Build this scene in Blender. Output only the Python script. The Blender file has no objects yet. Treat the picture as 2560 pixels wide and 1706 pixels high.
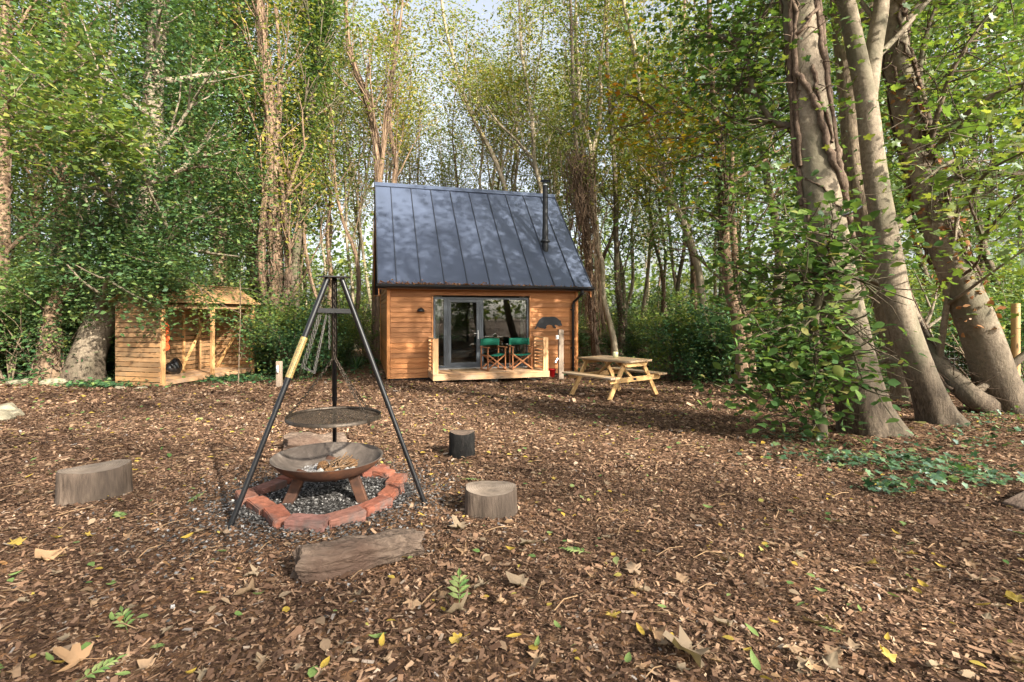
import bpy, bmesh, math, random
import numpy as np
from mathutils import Vector, Matrix, Quaternion
R = math.radians
C = bpy.context.scene.collection
SC = bpy.context.scene
# ------------------------------------------------------------------ camera, sky, sun, exposure
F = 1280.0; HOR = 785.0; EYE = 1.6
cam = bpy.data.objects.new('camera', bpy.data.cameras.new('camera')); C.objects.link(cam)
cam.location = (0, 0, EYE); cam.rotation_euler = (R(90), 0, 0)
cam.data.lens = 18; cam.data.sensor_width = 36; cam.data.shift_y = -68 / 2560
cam.data.clip_start = 0.05; cam.data.clip_end = 2000
SC.camera = cam
SUN_DIR = Vector((0.60, -0.62, 0.50)).normalized()          # towards the sun
w = bpy.data.worlds.new('World'); SC.world = w; w.use_nodes = True
nt = w.node_tree; bg = nt.nodes['Background']
sky = nt.nodes.new('ShaderNodeTexSky'); sky.sky_type = 'NISHITA'; sky.sun_disc = False
sky.sun_elevation = math.asin(SUN_DIR.z); sky.sun_rotation = math.atan2(SUN_DIR.x, SUN_DIR.y)
sky.air_density = 1.0; sky.dust_density = 4.0; sky.ozone_density = 1.0
hs = nt.nodes.new('ShaderNodeHueSaturation'); hs.inputs['Saturation'].default_value = 0.40   # thin high cloud whitens the blue
nt.links.new(sky.outputs[0], hs.inputs['Color']); nt.links.new(hs.outputs[0], bg.inputs[0]); bg.inputs[1].default_value = 0.125
sun = bpy.data.objects.new('sun', bpy.data.lights.new('sun', 'SUN')); C.objects.link(sun)
sun.data.energy = 5.0; sun.data.angle = R(0.9); sun.data.color = (1, 0.93, 0.80)
sun.rotation_euler = (-SUN_DIR).to_track_quat('-Z', 'Y').to_euler()
SC.view_settings.view_transform = 'Standard'; SC.view_settings.look = 'None'
SC.view_settings.exposure = 1.62; SC.view_settings.gamma = 1.0
cy = SC.cycles
cy.max_bounces = 7; cy.diffuse_bounces = 4; cy.glossy_bounces = 3; cy.transmission_bounces = 5; cy.transparent_max_bounces = 8
cy.caustics_reflective = False; cy.caustics_refractive = False
cy.use_denoising = True
try: cy.denoiser = 'OPENIMAGEDENOISE'; cy.denoising_input_passes = 'RGB_ALBEDO_NORMAL'; cy.denoising_prefilter = 'ACCURATE'
except Exception: pass

# ------------------------------------------------------------------ ground shape, pixel helpers
def gz(x, y):
    x = np.asarray(x, float); y = np.asarray(y, float)
    yy = np.maximum(y, -4)
    yy = yy - 0.6 * np.logaddexp(0, (yy - 13.7) / 0.6)
    z = 0.62 - 0.061 * yy
    z = z + 0.012 * np.sin(1.7 * x + 0.6 * y) * np.sin(1.3 * y - 0.5 * x) + 0.006 * np.sin(4.1 * x + 1.0) * np.sin(3.7 * y + 2 * np.sin(x))
    return z
def g1(x, y): return float(gz(x, y))
def G(px, py):                                     # a pixel on the ground -> (x, y)
    dy = py - HOR
    Y = 1254.4 / (dy - 78.1) if dy > 170 else 99
    if Y > 13.6: Y = F * 1.80 / dy
    return ((px - 1280) / F * Y, Y)
def W(px, py, Y): return Vector(((px - 1280) / F * Y, Y, EYE - (py - HOR) / F * Y))

# ------------------------------------------------------------------ mesh builder
class MB:
    def __init__(s): s.v = []; s.f = []; s.mi = []; s.cur = 0; s.smooth = []
    def add(s, vs, fs, smooth=False):
        b = len(s.v); s.v.extend([tuple(map(float, p)) for p in vs])
        for f in fs: s.f.append([i + b for i in f]); s.mi.append(s.cur); s.smooth.append(smooth)
        return s
    def box(s, c, size, M=None, taper=None):
        x, y, z = [k / 2 for k in size]
        vs = [Vector((i * x, j * y, k * z)) for k in (-1, 1) for j in (-1, 1) for i in (-1, 1)]
        if M is not None: vs = [M @ p for p in vs]
        c = Vector(c)
        return s.add([p + c for p in vs], [(0, 2, 3, 1), (4, 5, 7, 6), (0, 1, 5, 4), (2, 6, 7, 3), (0, 4, 6, 2), (1, 3, 7, 5)])
    def beam(s, a, b, wd, th, up=(0, 0, 1)):           # a board from a to b: wd across, th along 'up'
        a = Vector(a); b = Vector(b); d = b - a; L = d.length; d.normalize()
        u = Vector(up); side = d.cross(u)
        if side.length < 1e-4: side = d.cross(Vector((1, 0, 0)))
        side.normalize(); u = side.cross(d)
        M = Matrix((d, side, u)).transposed()
        return s.box((a + b) / 2, (L, wd, th), M)
    def tube(s, pts, rad, n=8, cap=True, smooth=True, flat=1.0):
        P = np.array([tuple(p) for p in pts], float); m = len(P)
        rr = np.full(m, rad, float) if np.isscalar(rad) else np.array(rad, float)
        T = np.zeros_like(P); T[1:-1] = P[2:] - P[:-2]; T[0] = P[1] - P[0]; T[-1] = P[-1] - P[-2]
        T /= np.maximum(np.linalg.norm(T, axis=1, keepdims=True), 1e-9)
        u = np.cross(T[0], (0, 0, 1.0))
        if np.linalg.norm(u) < 0.05: u = np.cross(T[0], (1.0, 0, 0))
        u /= np.linalg.norm(u)
        a = np.arange(n) * 2 * np.pi / n; ca = np.cos(a)[:, None]; sa = np.sin(a)[:, None]
        vs = []
        for i in range(m):
            u = u - T[i] * np.dot(u, T[i]); u /= max(np.linalg.norm(u), 1e-9); v = np.cross(T[i], u)
            vs.append(P[i] + rr[i] * (ca * u + flat * sa * v))
        vs = np.vstack(vs); fs = []
        for i in range(m - 1):
            for k in range(n):
                k2 = (k + 1) % n; fs.append((i * n + k, i * n + k2, (i + 1) * n + k2, (i + 1) * n + k))
        s.add(vs, fs, smooth)
        if cap: s.add(np.vstack([vs[:n], vs[-n:]]), [tuple(range(n))[::-1], tuple(range(n, 2 * n))])
        return s
    def lathe(s, prof, c=(0, 0, 0), n=24, smooth=True):
        vs = []; m = len(prof)
        for r, z in prof:
            for k in range(n): a = 2 * math.pi * k / n; vs.append((c[0] + r * math.cos(a), c[1] + r * math.sin(a), c[2] + z))
        fs = []
        for i in range(m - 1):
            for k in range(n): k2 = (k + 1) % n; fs.append((i * n + k, i * n + k2, (i + 1) * n + k2, (i + 1) * n + k))
        return s.add(vs, fs, smooth)
    def prism(s, outline, d, M=None):                  # outline in xz-plane (x, z), extruded along y by d
        n = len(outline); vs = [Vector((x, -d / 2, z)) for x, z in outline] + [Vector((x, d / 2, z)) for x, z in outline]
        if M is not None: vs = [M @ p for p in vs]
        fs = [tuple(range(n)), tuple(range(n, 2 * n))[::-1]] + [((i + 1) % n, i, n + i, n + (i + 1) % n) for i in range(n)]
        return s.add(vs, fs)
    def mesh(s, name, mats):
        me = bpy.data.meshes.new(name); me.from_pydata(s.v, [], s.f)
        for m in (mats if isinstance(mats, (list, tuple)) else [mats]): me.materials.append(m)
        if any(s.mi): me.polygons.foreach_set('material_index', s.mi)
        if any(s.smooth): me.polygons.foreach_set('use_smooth', s.smooth)
        me.update(); return me

def np_mesh(name, V, Fq, mat, smooth=False):           # fast: uniform face size arrays
    me = bpy.data.meshes.new(name); k = Fq.shape[1]
    me.vertices.add(len(V)); me.vertices.foreach_set('co', np.ascontiguousarray(V, np.float32).ravel())
    me.loops.add(Fq.size); me.loops.foreach_set('vertex_index', np.ascontiguousarray(Fq, np.int32).ravel())
    me.polygons.add(len(Fq)); me.polygons.foreach_set('loop_start', np.arange(0, Fq.size, k, dtype=np.int32))
    if smooth: me.polygons.foreach_set('use_smooth', np.ones(len(Fq), bool))
    me.materials.append(mat); me.update(calc_edges=True); me.validate(); return me

# ------------------------------------------------------------------ naming helpers
def tag(o, label=None, cat=None, group=None, kind=None):
    if label: o['label'] = label
    if cat: o['category'] = cat
    if group: o['group'] = group
    if kind: o['kind'] = kind
    return o
def thing(name, label, cat, loc=(0, 0, 0), rz=0, group=None):
    o = bpy.data.objects.new(name, None); C.objects.link(o); o.empty_display_size = 0.1
    o.location = loc; o.rotation_euler = (0, 0, rz); return tag(o, label, cat, group)
def link(name, me, parent=None, label=None, bevel=0):
    o = bpy.data.objects.new(name, me); C.objects.link(o)
    if parent is not None: o.parent = parent
    if label: o['label'] = label
    if bevel:
        b = o.modifiers.new('bevel', 'BEVEL'); b.width = bevel; b.segments = 1; b.limit_method = 'ANGLE'; b.angle_limit = R(40)
    return o
def part(name, mb, mats, parent=None, label=None, bevel=0): return link(name, mb.mesh(name, mats), parent, label, bevel)
def copy_tree(root, loc, rz=0, scale=1, label=None, group=None):
    r = root.copy(); C.objects.link(r); r.location = loc; r.rotation_euler = (0, 0, rz); r.scale = (scale,) * 3
    if label: r['label'] = label
    if group: r['group'] = group
    for ch in list(root.children):
        c = ch.copy(); C.objects.link(c); c.parent = r
        for g in list(ch.children):
            d = g.copy(); C.objects.link(d); d.parent = c
    return r

# ------------------------------------------------------------------ materials
def nodes(name):
    m = bpy.data.materials.new(name); m.use_nodes = True; t = m.node_tree; t.nodes.clear()
    out = t.nodes.new('ShaderNodeOutputMaterial')
    return m, t, out
def N(t, typ, **kw):
    n = t.nodes.new(typ)
    for k, v in kw.items():
        if k.startswith('i_'):
            key = k[2:]; key = int(key) if key.isdigit() else key.replace('_', ' ')
            n.inputs[key].default_value = v
        else: setattr(n, k, v)
    return n
def ramp(t, cols, interp='LINEAR'):
    n = t.nodes.new('ShaderNodeValToRGB'); cr = n.color_ramp; cr.interpolation = interp
    while len(cr.elements) > 1: cr.elements.remove(cr.elements[-1])
    for i, (p, c) in enumerate(cols):
        e = cr.elements[0] if i == 0 else cr.elements.new(p)
        e.position = p; e.color = (*c, 1)
    return n
def mixrgb(t, a, b, fac, mode='MIX'):
    n = t.nodes.new('ShaderNodeMix'); n.data_type = 'RGBA'; n.blend_type = mode
    for sock, val in ((n.inputs[0], fac), (n.inputs[6], a), (n.inputs[7], b)):
        if hasattr(val, 'node'): t.links.new(val, sock)
        elif isinstance(val, (int, float)): sock.default_value = val
        else: sock.default_value = (*val, 1)
    return n.outputs[2]
def principled(t, out, col, rough=0.6, metal=0, spec=0.5, bump=None, bstr=0.3, bdist=0.01):
    p = t.nodes.new('ShaderNodeBsdfPrincipled')
    if hasattr(col, 'node'): t.links.new(col, p.inputs['Base Color'])
    else: p.inputs['Base Color'].default_value = (*col, 1)
    if hasattr(rough, 'node'): t.links.new(rough, p.inputs['Roughness'])
    else: p.inputs['Roughness'].default_value = rough
    p.inputs['Metallic'].default_value = metal; p.inputs['Specular IOR Level'].default_value = spec
    if bump is not None:
        b = N(t, 'ShaderNodeBump'); b.inputs['Strength'].default_value = bstr; b.inputs['Distance'].default_value = bdist
        t.links.new(bump, b.inputs['Height']); t.links.new(b.outputs[0], p.inputs['Normal'])
    t.links.new(p.outputs[0], out.inputs[0]); return p
def coords(t, scale=(1, 1, 1), island=True):
    tc = N(t, 'ShaderNodeTexCoord'); mp = N(t, 'ShaderNodeMapping'); mp.inputs['Scale'].default_value = scale
    src = tc.outputs['Object']
    if island:
        ge = N(t, 'ShaderNodeNewGeometry'); mu = N(t, 'ShaderNodeMath', operation='MULTIPLY'); mu.inputs[1].default_value = 37.0
        t.links.new(ge.outputs['Random Per Island'], mu.inputs[0])
        ad = N(t, 'ShaderNodeVectorMath', operation='ADD'); t.links.new(src, ad.inputs[0]); t.links.new(mu.outputs[0], ad.inputs[1]); src = ad.outputs[0]
    t.links.new(src, mp.inputs[0]); return mp.outputs[0]
def noise(t, vec, scale, detail=4, rough=0.55, dist=0):
    n = N(t, 'ShaderNodeTexNoise'); n.inputs['Scale'].default_value = scale; n.inputs['Detail'].default_value = detail
    n.inputs['Roughness'].default_value = rough; n.inputs['Distortion'].default_value = dist
    t.links.new(vec, n.inputs['Vector']); return n.outputs['Fac']
def wood(name, dark, mid, light, axis='x', rough=0.65, knots=True, weather=None):
    m, t, out = nodes(name)
    sc = {'x': (0.5, 26, 26), 'y': (26, 0.5, 26), 'z': (26, 26, 0.5)}[axis]
    v = coords(t, sc); n1 = noise(t, v, 3.0, 6, 0.6, 0.6); n2 = noise(t, coords(t, (1, 1, 1)), 2.2, 3)
    cr = ramp(t, [(0.25, dark), (0.5, mid), (0.75, light)]); t.links.new(n1, cr.inputs[0])
    ge = N(t, 'ShaderNodeNewGeometry'); rr = ramp(t, [(0, (0.62, 0.60, 0.58)), (0.5, (1, 1, 1)), (1, (1.22, 1.16, 1.05))])
    t.links.new(ge.outputs['Random Per Island'], rr.inputs[0])
    col = mixrgb(t, cr.outputs[0], rr.outputs[0], 1.0, 'MULTIPLY')
    if knots:
        vo = N(t, 'ShaderNodeTexVoronoi'); vo.inputs['Scale'].default_value = 1.1
        sc2 = {'x': (1.6, 5, 5), 'y': (5, 1.6, 5), 'z': (5, 5, 1.6)}[axis]; t.links.new(coords(t, sc2), vo.inputs['Vector'])
        kr = ramp(t, [(0.05, (1, 1, 1)), (0.11, (0, 0, 0))]); t.links.new(vo.outputs['Distance'], kr.inputs[0])
        col = mixrgb(t, col, tuple(c * 0.35 for c in dark), kr.outputs[0])
    if weather is not None:
        wr = ramp(t, [(0.42, (0, 0, 0)), (0.68, (1, 1, 1))]); t.links.new(n2, wr.inputs[0])
        col = mixrgb(t, col, weather, wr.outputs[0])
    principled(t, out, col, rough, 0, 0.3, n1, 0.35, 0.004); return m
def plain(name, col, rough=0.5, metal=0, spec=0.5, var=0.0, vs=8, bstr=0):
    m, t, out = nodes(name)
    if var:
        n = noise(t, coords(t, (1, 1, 1), False), vs, 5)
        cr = ramp(t, [(0.3, tuple(max(0, c * (1 - var)) for c in col)), (0.7, tuple(c * (1 + var) for c in col))]); t.links.new(n, cr.inputs[0])
        principled(t, out, cr.outputs[0], rough, metal, spec, n if bstr else None, bstr, 0.004)
    else: principled(t, out, col, rough, metal, spec)
    return m
def leafmat(name, cols, transl=0.4, gloss=0.12, rough=0.55, objvar=0.0):
    m, t, out = nodes(name)
    ge = N(t, 'ShaderNodeNewGeometry'); cr = ramp(t, cols); t.links.new(ge.outputs['Random Per Island'], cr.inputs[0])
    col = cr.outputs[0]
    if objvar:
        oi = N(t, 'ShaderNodeObjectInfo'); vr = ramp(t, [(0, (0.62, 0.80, 0.85)), (0.5, (1, 1, 1)), (1, (1.45, 1.18, 0.85))]); t.links.new(oi.outputs['Random'], vr.inputs[0])
        col = mixrgb(t, col, vr.outputs[0], objvar, 'MULTIPLY')
    d = N(t, 'ShaderNodeBsdfDiffuse'); tr = N(t, 'ShaderNodeBsdfTranslucent'); g = N(t, 'ShaderNodeBsdfGlossy'); g.inputs['Roughness'].default_value = rough
    g.inputs['Color'].default_value = (0.8, 0.85, 0.9, 1)
    t.links.new(col, d.inputs[0])
    tc = mixrgb(t, col, (1.3, 1.35, 0.7), 1.0, 'MULTIPLY'); t.links.new(tc, tr.inputs[0])
    m1 = N(t, 'ShaderNodeMixShader'); m1.inputs[0].default_value = transl; t.links.new(d.outputs[0], m1.inputs[1]); t.links.new(tr.outputs[0], m1.inputs[2])
    fr = N(t, 'ShaderNodeFresnel'); fr.inputs[0].default_value = 1.4
    mu = N(t, 'ShaderNodeMath', operation='MULTIPLY'); mu.inputs[1].default_value = gloss * 2.2; t.links.new(fr.outputs[0], mu.inputs[0])
    mn = N(t, 'ShaderNodeMath', operation='MINIMUM'); mn.inputs[1].default_value = gloss * 0.75; t.links.new(mu.outputs[0], mn.inputs[0]); mu = mn
    m2 = N(t, 'ShaderNodeMixShader'); t.links.new(mu.outputs[0], m2.inputs[0]); t.links.new(m1.outputs[0], m2.inputs[1]); t.links.new(g.outputs[0], m2.inputs[2])
    t.links.new(m2.outputs[0], out.inputs[0]); return m
def barkmat(name, dark, mid, light, ridge=14, zs=0.35, patch=None, bstr=0.7, bd=0.03, xs=1, base=None):
    m, t, out = nodes(name)
    n1 = noise(t, coords(t, (xs, 1, zs), False), ridge, 8, 0.68, 0.5); n2 = noise(t, coords(t, (1, 1, 0.6), False), 2.3, 4)
    cr = ramp(t, [(0.3, dark), (0.5, mid), (0.72, light)]); t.links.new(n1, cr.inputs[0]); col = cr.outputs[0]
    if patch:
        pr = ramp(t, [(0.46, (0, 0, 0)), (0.62, (1, 1, 1))]); t.links.new(n2, pr.inputs[0]); f = N(t, 'ShaderNodeMath', operation='MULTIPLY'); f.inputs[1].default_value = 0.75
        t.links.new(pr.outputs[0], f.inputs[0]); col = mixrgb(t, col, patch, f.outputs[0])
    hgt = n1
    if base:                                              # darker, more cracked bark low on the trunk
        tc = N(t, 'ShaderNodeTexCoord'); sx = N(t, 'ShaderNodeSeparateXYZ'); t.links.new(tc.outputs['Object'], sx.inputs[0])
        ad = N(t, 'ShaderNodeMath', operation='MULTIPLY_ADD'); ad.inputs[1].default_value = 1.6; t.links.new(n2, ad.inputs[0]); t.links.new(sx.outputs['Z'], ad.inputs[2])
        br = ramp(t, [(0.45, (1, 1, 1)), (1.0, (0, 0, 0))]); mr = N(t, 'ShaderNodeMath', operation='MULTIPLY'); mr.inputs[1].default_value = 0.5; t.links.new(ad.outputs[0], mr.inputs[0]); t.links.new(mr.outputs[0], br.inputs[0])
        n3 = noise(t, coords(t, (1, 1, 0.22), False), 34, 8, 0.7, 0.8); c3 = ramp(t, [(0.34, base[0]), (0.52, base[1]), (0.72, base[2])]); t.links.new(n3, c3.inputs[0]); col = mixrgb(t, col, c3.outputs[0], br.outputs[0])
        hm = N(t, 'ShaderNodeMath', operation='MULTIPLY'); t.links.new(n3, hm.inputs[0]); t.links.new(br.outputs[0], hm.inputs[1]); h2 = N(t, 'ShaderNodeMath', operation='MULTIPLY_ADD'); h2.inputs[1].default_value = 2.2; t.links.new(hm.outputs[0], h2.inputs[0]); t.links.new(n1, h2.inputs[2]); hgt = h2.outputs[0]
    principled(t, out, col, 0.85, 0, 0.2, hgt, bstr, bd); return m
M = {}
M['cedar'] = wood('cedar', (0.26, 0.095, 0.030), (0.40, 0.165, 0.055), (0.52, 0.25, 0.095), 'x', 0.6, False)
M['cedar_y'] = wood('cedar_y', (0.26, 0.095, 0.030), (0.40, 0.165, 0.055), (0.52, 0.25, 0.095), 'y', 0.6, False)
M['cedar_z'] = wood('cedar_z', (0.26, 0.10, 0.035), (0.40, 0.17, 0.06), (0.50, 0.25, 0.10), 'z', 0.6, False)
M['deck'] = wood('deck', (0.32, 0.17, 0.085), (0.46, 0.27, 0.14), (0.55, 0.36, 0.21), 'x', 0.65, True, (0.34, 0.24, 0.165))
M['deck_z'] = wood('deck_z', (0.33, 0.18, 0.09), (0.47, 0.28, 0.145), (0.57, 0.38, 0.22), 'z', 0.65)
M['deck_y'] = wood('deck_y', (0.33, 0.18, 0.09), (0.47, 0.28, 0.145), (0.57, 0.38, 0.22), 'y', 0.65)
M['pine'] = wood('pine', (0.33, 0.19, 0.075), (0.46, 0.29, 0.13), (0.55, 0.38, 0.19), 'x', 0.6)
M['pine_z'] = wood('pine_z', (0.33, 0.19, 0.075), (0.46, 0.29, 0.13), (0.55, 0.38, 0.19), 'z', 0.6)
M['pine_top'] = wood('pine_top', (0.29, 0.185, 0.095), (0.40, 0.27, 0.15), (0.49, 0.35, 0.21), 'x', 0.6, True, (0.36, 0.28, 0.20))
M['shed_x'] = wood('shed_x', (0.19, 0.10, 0.046), (0.29, 0.165, 0.078), (0.38, 0.235, 0.12), 'x', 0.65, True, (0.22, 0.14, 0.075))
M['shed_y'] = wood('shed_y', (0.19, 0.10, 0.046), (0.29, 0.165, 0.078), (0.38, 0.235, 0.12), 'y', 0.65, True, (0.22, 0.14, 0.075))
M['shed_z'] = wood('shed_z', (0.28, 0.15, 0.065), (0.40, 0.23, 0.105), (0.48, 0.30, 0.15), 'z', 0.65)
M['oak_grey'] = wood('oak_grey', (0.13, 0.105, 0.085), (0.22, 0.175, 0.14), (0.31, 0.25, 0.20), 'z', 0.75)
M['roof'] = plain('roof', (0.058, 0.073, 0.112), 0.40, 0.0, 0.6, 0.16, 1.3)
M['seam'] = plain('seam', (0.030, 0.034, 0.044), 0.4, 0.0, 0.6)
M['frame'] = plain('frame', (0.058, 0.068, 0.080), 0.4)
M['black'] = plain('black', (0.008, 0.008, 0.009), 0.32, 0.0, 0.4, 0.25, 30)
M['dark_metal'] = plain('dark_metal', (0.022, 0.023, 0.026), 0.5, 0.3)
M['steel'] = plain('steel', (0.55, 0.55, 0.56), 0.3, 1.0)
M['chain_steel'] = plain('chain_steel', (0.13, 0.12, 0.11), 0.5, 0.6)
M['iron_brown'] = plain('iron_brown', (0.05, 0.038, 0.028), 0.5, 0.6, 0.5, 0.5, 40)
M['brass'] = plain('brass', (0.30, 0.215, 0.075), 0.4, 0.2, 0.5, 0.25, 60)
M['green_cloth'] = plain('green_cloth', (0.010, 0.105, 0.066), 0.85, 0, 0.2, 0.12, 60)
M['teak'] = wood('teak', (0.17, 0.065, 0.028), (0.27, 0.115, 0.05), (0.36, 0.17, 0.08), 'z', 0.5, False)
M['white'] = plain('white', (0.75, 0.75, 0.74), 0.5)
M['concrete'] = plain('concrete', (0.24, 0.23, 0.215), 0.9, 0, 0.2, 0.25, 14, 0.5)
M['red'] = plain('red', (0.62, 0.012, 0.016), 0.4)
M['orange_net'] = plain('orange_net', (0.85, 0.13, 0.03), 0.6)
M['bag'] = plain('bag', (0.008, 0.008, 0.009), 0.25, 0, 0.7)
M['curtain'] = plain('curtain', (0.50, 0.49, 0.44), 0.9, 0, 0.1, 0.1, 20)
M['inside'] = plain('inside', (0.13, 0.125, 0.12), 0.9, 0, 0.2, 0.08, 3)
M['inside_dark'] = plain('inside_dark', (0.035, 0.035, 0.04), 0.8)
M['stone'] = plain('stone', (0.21, 0.185, 0.13), 0.9, 0, 0.2, 0.4, 7, 0.8)
M['ash'] = plain('ash', (0.30, 0.29, 0.29), 0.95, 0, 0.1, 0.6, 25, 0.8)
M['wire'] = plain('wire', (0.55, 0.56, 0.56), 0.45, 0.7)
M['cone'] = plain('cone', (0.14, 0.075, 0.035), 0.8, 0, 0.2, 0.4, 60)
M['kindling'] = plain('kindling', (0.13, 0.08, 0.045), 0.85, 0, 0.2, 0.4, 40)
M['twig'] = plain('twig', (0.28, 0.18, 0.10), 0.85, 0, 0.2, 0.35, 30)
M['mat'] = plain('mat', (0.16, 0.11, 0.06), 0.95, 0, 0.1, 0.4, 60, 0.6)
m, t, out = nodes('rust')
n1 = noise(t, coords(t, (1, 1, 1), False), 9, 8, 0.65); cr = ramp(t, [(0.3, (0.028, 0.016, 0.012)), (0.52, (0.075, 0.034, 0.020)), (0.75, (0.17, 0.068, 0.030))]); t.links.new(n1, cr.inputs[0])
principled(t, out, cr.outputs[0], 0.75, 0.1, 0.3, n1, 0.3, 0.003); M['rust'] = m
m, t, out = nodes('bowl_inside')
n1 = noise(t, coords(t, (1, 1, 1), False), 7, 8, 0.7, 0.5); cr = ramp(t, [(0.3, (0.035, 0.028, 0.024)), (0.52, (0.095, 0.075, 0.062)), (0.74, (0.22, 0.19, 0.165))]); t.links.new(n1, cr.inputs[0])
principled(t, out, cr.outputs[0], 0.8, 0.0, 0.3, n1, 0.3, 0.003); M['bowl_in'] = m
m, t, out = nodes('brick')
n1 = noise(t, coords(t, (1, 1, 1), True), 16, 8, 0.65); n2 = noise(t, coords(t, (1, 1, 1), False), 9, 4)
oi = N(t, 'ShaderNodeObjectInfo'); cr = ramp(t, [(0, (0.17, 0.060, 0.040)), (0.4, (0.225, 0.080, 0.048)), (0.75, (0.21, 0.092, 0.060)), (1, (0.15, 0.077, 0.070))]); t.links.new(oi.outputs['Random'], cr.inputs[0])
c2 = ramp(t, [(0.25, (0.45, 0.42, 0.42)), (0.55, (1, 1, 1)), (0.85, (1.35, 1.3, 1.25))]); t.links.new(n1, c2.inputs[0]); col = mixrgb(t, cr.outputs[0], c2.outputs[0], 1.0, 'MULTIPLY')
sr = ramp(t, [(0.48, (0, 0, 0)), (0.68, (0.85,) * 3)]); t.links.new(n2, sr.inputs[0]); col = mixrgb(t, col, (0.085, 0.07, 0.064), sr.outputs[0])
principled(t, out, col, 0.9, 0, 0.2, n1, 0.6, 0.006); M['brick'] = m
# end grain: rings round the stump's own axis
m, t, out = nodes('end_grain')
tc = N(t, 'ShaderNodeTexCoord'); ln = N(t, 'ShaderNodeTexWave', wave_type='RINGS', rings_direction='Z'); ln.inputs['Scale'].default_value = 22; ln.inputs['Distortion'].default_value = 3; ln.inputs['Detail'].default_value = 3
t.links.new(tc.outputs['Object'], ln.inputs['Vector']); n1 = noise(t, coords(t, (1, 1, 1), False), 8, 7, 0.65)
cr = ramp(t, [(0.25, (0.085, 0.066, 0.053)), (0.45, (0.20, 0.155, 0.12)), (0.75, (0.32, 0.255, 0.20))]); t.links.new(n1, cr.inputs[0])
col = mixrgb(t, cr.outputs[0], ln.outputs['Color'], 0.22, 'MULTIPLY'); principled(t, out, col, 0.9, 0, 0.2, n1, 0.5, 0.006); M['end_grain'] = m
M['stump'] = barkmat('stump_side', (0.035, 0.026, 0.02), (0.10, 0.073, 0.055), (0.20, 0.15, 0.113), 26, 0.16, (0.05, 0.038, 0.03), 0.9, 0.014)
M['char'] = barkmat('char', (0.004, 0.004, 0.004), (0.008, 0.0075, 0.007), (0.022, 0.019, 0.017), 26, 0.3, None, 0.9, 0.02)
M['oldlog'] = barkmat('old_log', (0.045, 0.032, 0.025), (0.115, 0.082, 0.062), (0.215, 0.16, 0.122), 30, 1, (0.085, 0.05, 0.036), 1.0, 0.025, 0.2)
M['bark_grey'] = barkmat('bark_grey', (0.12, 0.094, 0.068), (0.225, 0.18, 0.13), (0.32, 0.265, 0.195), 24, 0.9, (0.11, 0.10, 0.065), 0.6, 0.015, 1, ((0.03, 0.022, 0.016), (0.10, 0.075, 0.053), (0.20, 0.155, 0.11)))
M['bark_ridged'] = barkmat('bark_ridged', (0.07, 0.05, 0.035), (0.19, 0.145, 0.10), (0.32, 0.25, 0.17), 22, 0.3, None, 0.9, 0.03)
M['bark_brown'] = barkmat('bark_brown', (0.075, 0.045, 0.028), (0.19, 0.125, 0.08), (0.32, 0.23, 0.15), 12, 0.2, (0.13, 0.085, 0.05), 0.9, 0.04)
M['bark_pale'] = barkmat('bark_pale', (0.15, 0.115, 0.075), (0.29, 0.235, 0.165), (0.42, 0.36, 0.265), 8, 0.4, (0.2, 0.17, 0.10), 0.3, 0.012)
M['bark_dark'] = barkmat('bark_dark', (0.05, 0.038, 0.026), (0.12, 0.09, 0.062), (0.22, 0.17, 0.12), 10, 0.4, (0.09, 0.09, 0.05), 0.6, 0.02)
M['vine'] = barkmat('vine', (0.045, 0.03, 0.022), (0.115, 0.078, 0.055), (0.23, 0.17, 0.12), 30, 0.6, None, 0.8, 0.012)
M['twigbark'] = plain('twigbark', (0.17, 0.125, 0.085), 0.85, 0, 0.2, 0.35, 5)
LG = {}
LG['ash'] = leafmat('leaf_ash', [(0, (0.11, 0.155, 0.035)), (0.35, (0.165, 0.205, 0.045)), (0.7, (0.24, 0.255, 0.06)), (0.92, (0.33, 0.29, 0.075)), (1, (0.32, 0.21, 0.08))], 0.45, 0.10, objvar=0.55)
LG['green'] = leafmat('leaf_green', [(0, (0.055, 0.105, 0.035)), (0.4, (0.095, 0.155, 0.042)), (0.8, (0.155, 0.215, 0.055)), (1, (0.26, 0.27, 0.07))], 0.42, 0.12, objvar=0.7)
LG['ivy'] = leafmat('leaf_ivy', [(0, (0.032, 0.075, 0.030)), (0.5, (0.060, 0.118, 0.040)), (0.85, (0.105, 0.175, 0.055)), (1, (0.20, 0.25, 0.075))], 0.32, 0.16, 0.5, objvar=0.5)
LG['maple'] = leafmat('leaf_maple', [(0, (0.08, 0.135, 0.035)), (0.5, (0.135, 0.20, 0.045)), (0.85, (0.20, 0.245, 0.055)), (1, (0.28, 0.27, 0.065))], 0.5, 0.12)
LG['yellow'] = leafmat('leaf_yellow', [(0, (0.14, 0.19, 0.025)), (0.5, (0.27, 0.26, 0.03)), (0.8, (0.42, 0.29, 0.035)), (1, (0.42, 0.16, 0.03))], 0.5, 0.1)
LG['lime'] = leafmat('leaf_lime', [(0, (0.055, 0.115, 0.038)), (0.5, (0.10, 0.175, 0.048)), (0.9, (0.16, 0.235, 0.06)), (1, (0.32, 0.27, 0.10))], 0.4, 0.06, 0.5)
LG['dead'] = leafmat('leaf_dead', [(0, (0.20, 0.085, 0.035)), (0.5, (0.33, 0.15, 0.07)), (1, (0.45, 0.25, 0.13))], 0.3, 0.05)
LG['cover'] = leafmat('leaf_cover', [(0, (0.028, 0.075, 0.034)), (0.5, (0.055, 0.125, 0.048)), (0.85, (0.095, 0.175, 0.055)), (1, (0.19, 0.24, 0.07))], 0.25, 0.16, 0.5)
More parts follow.
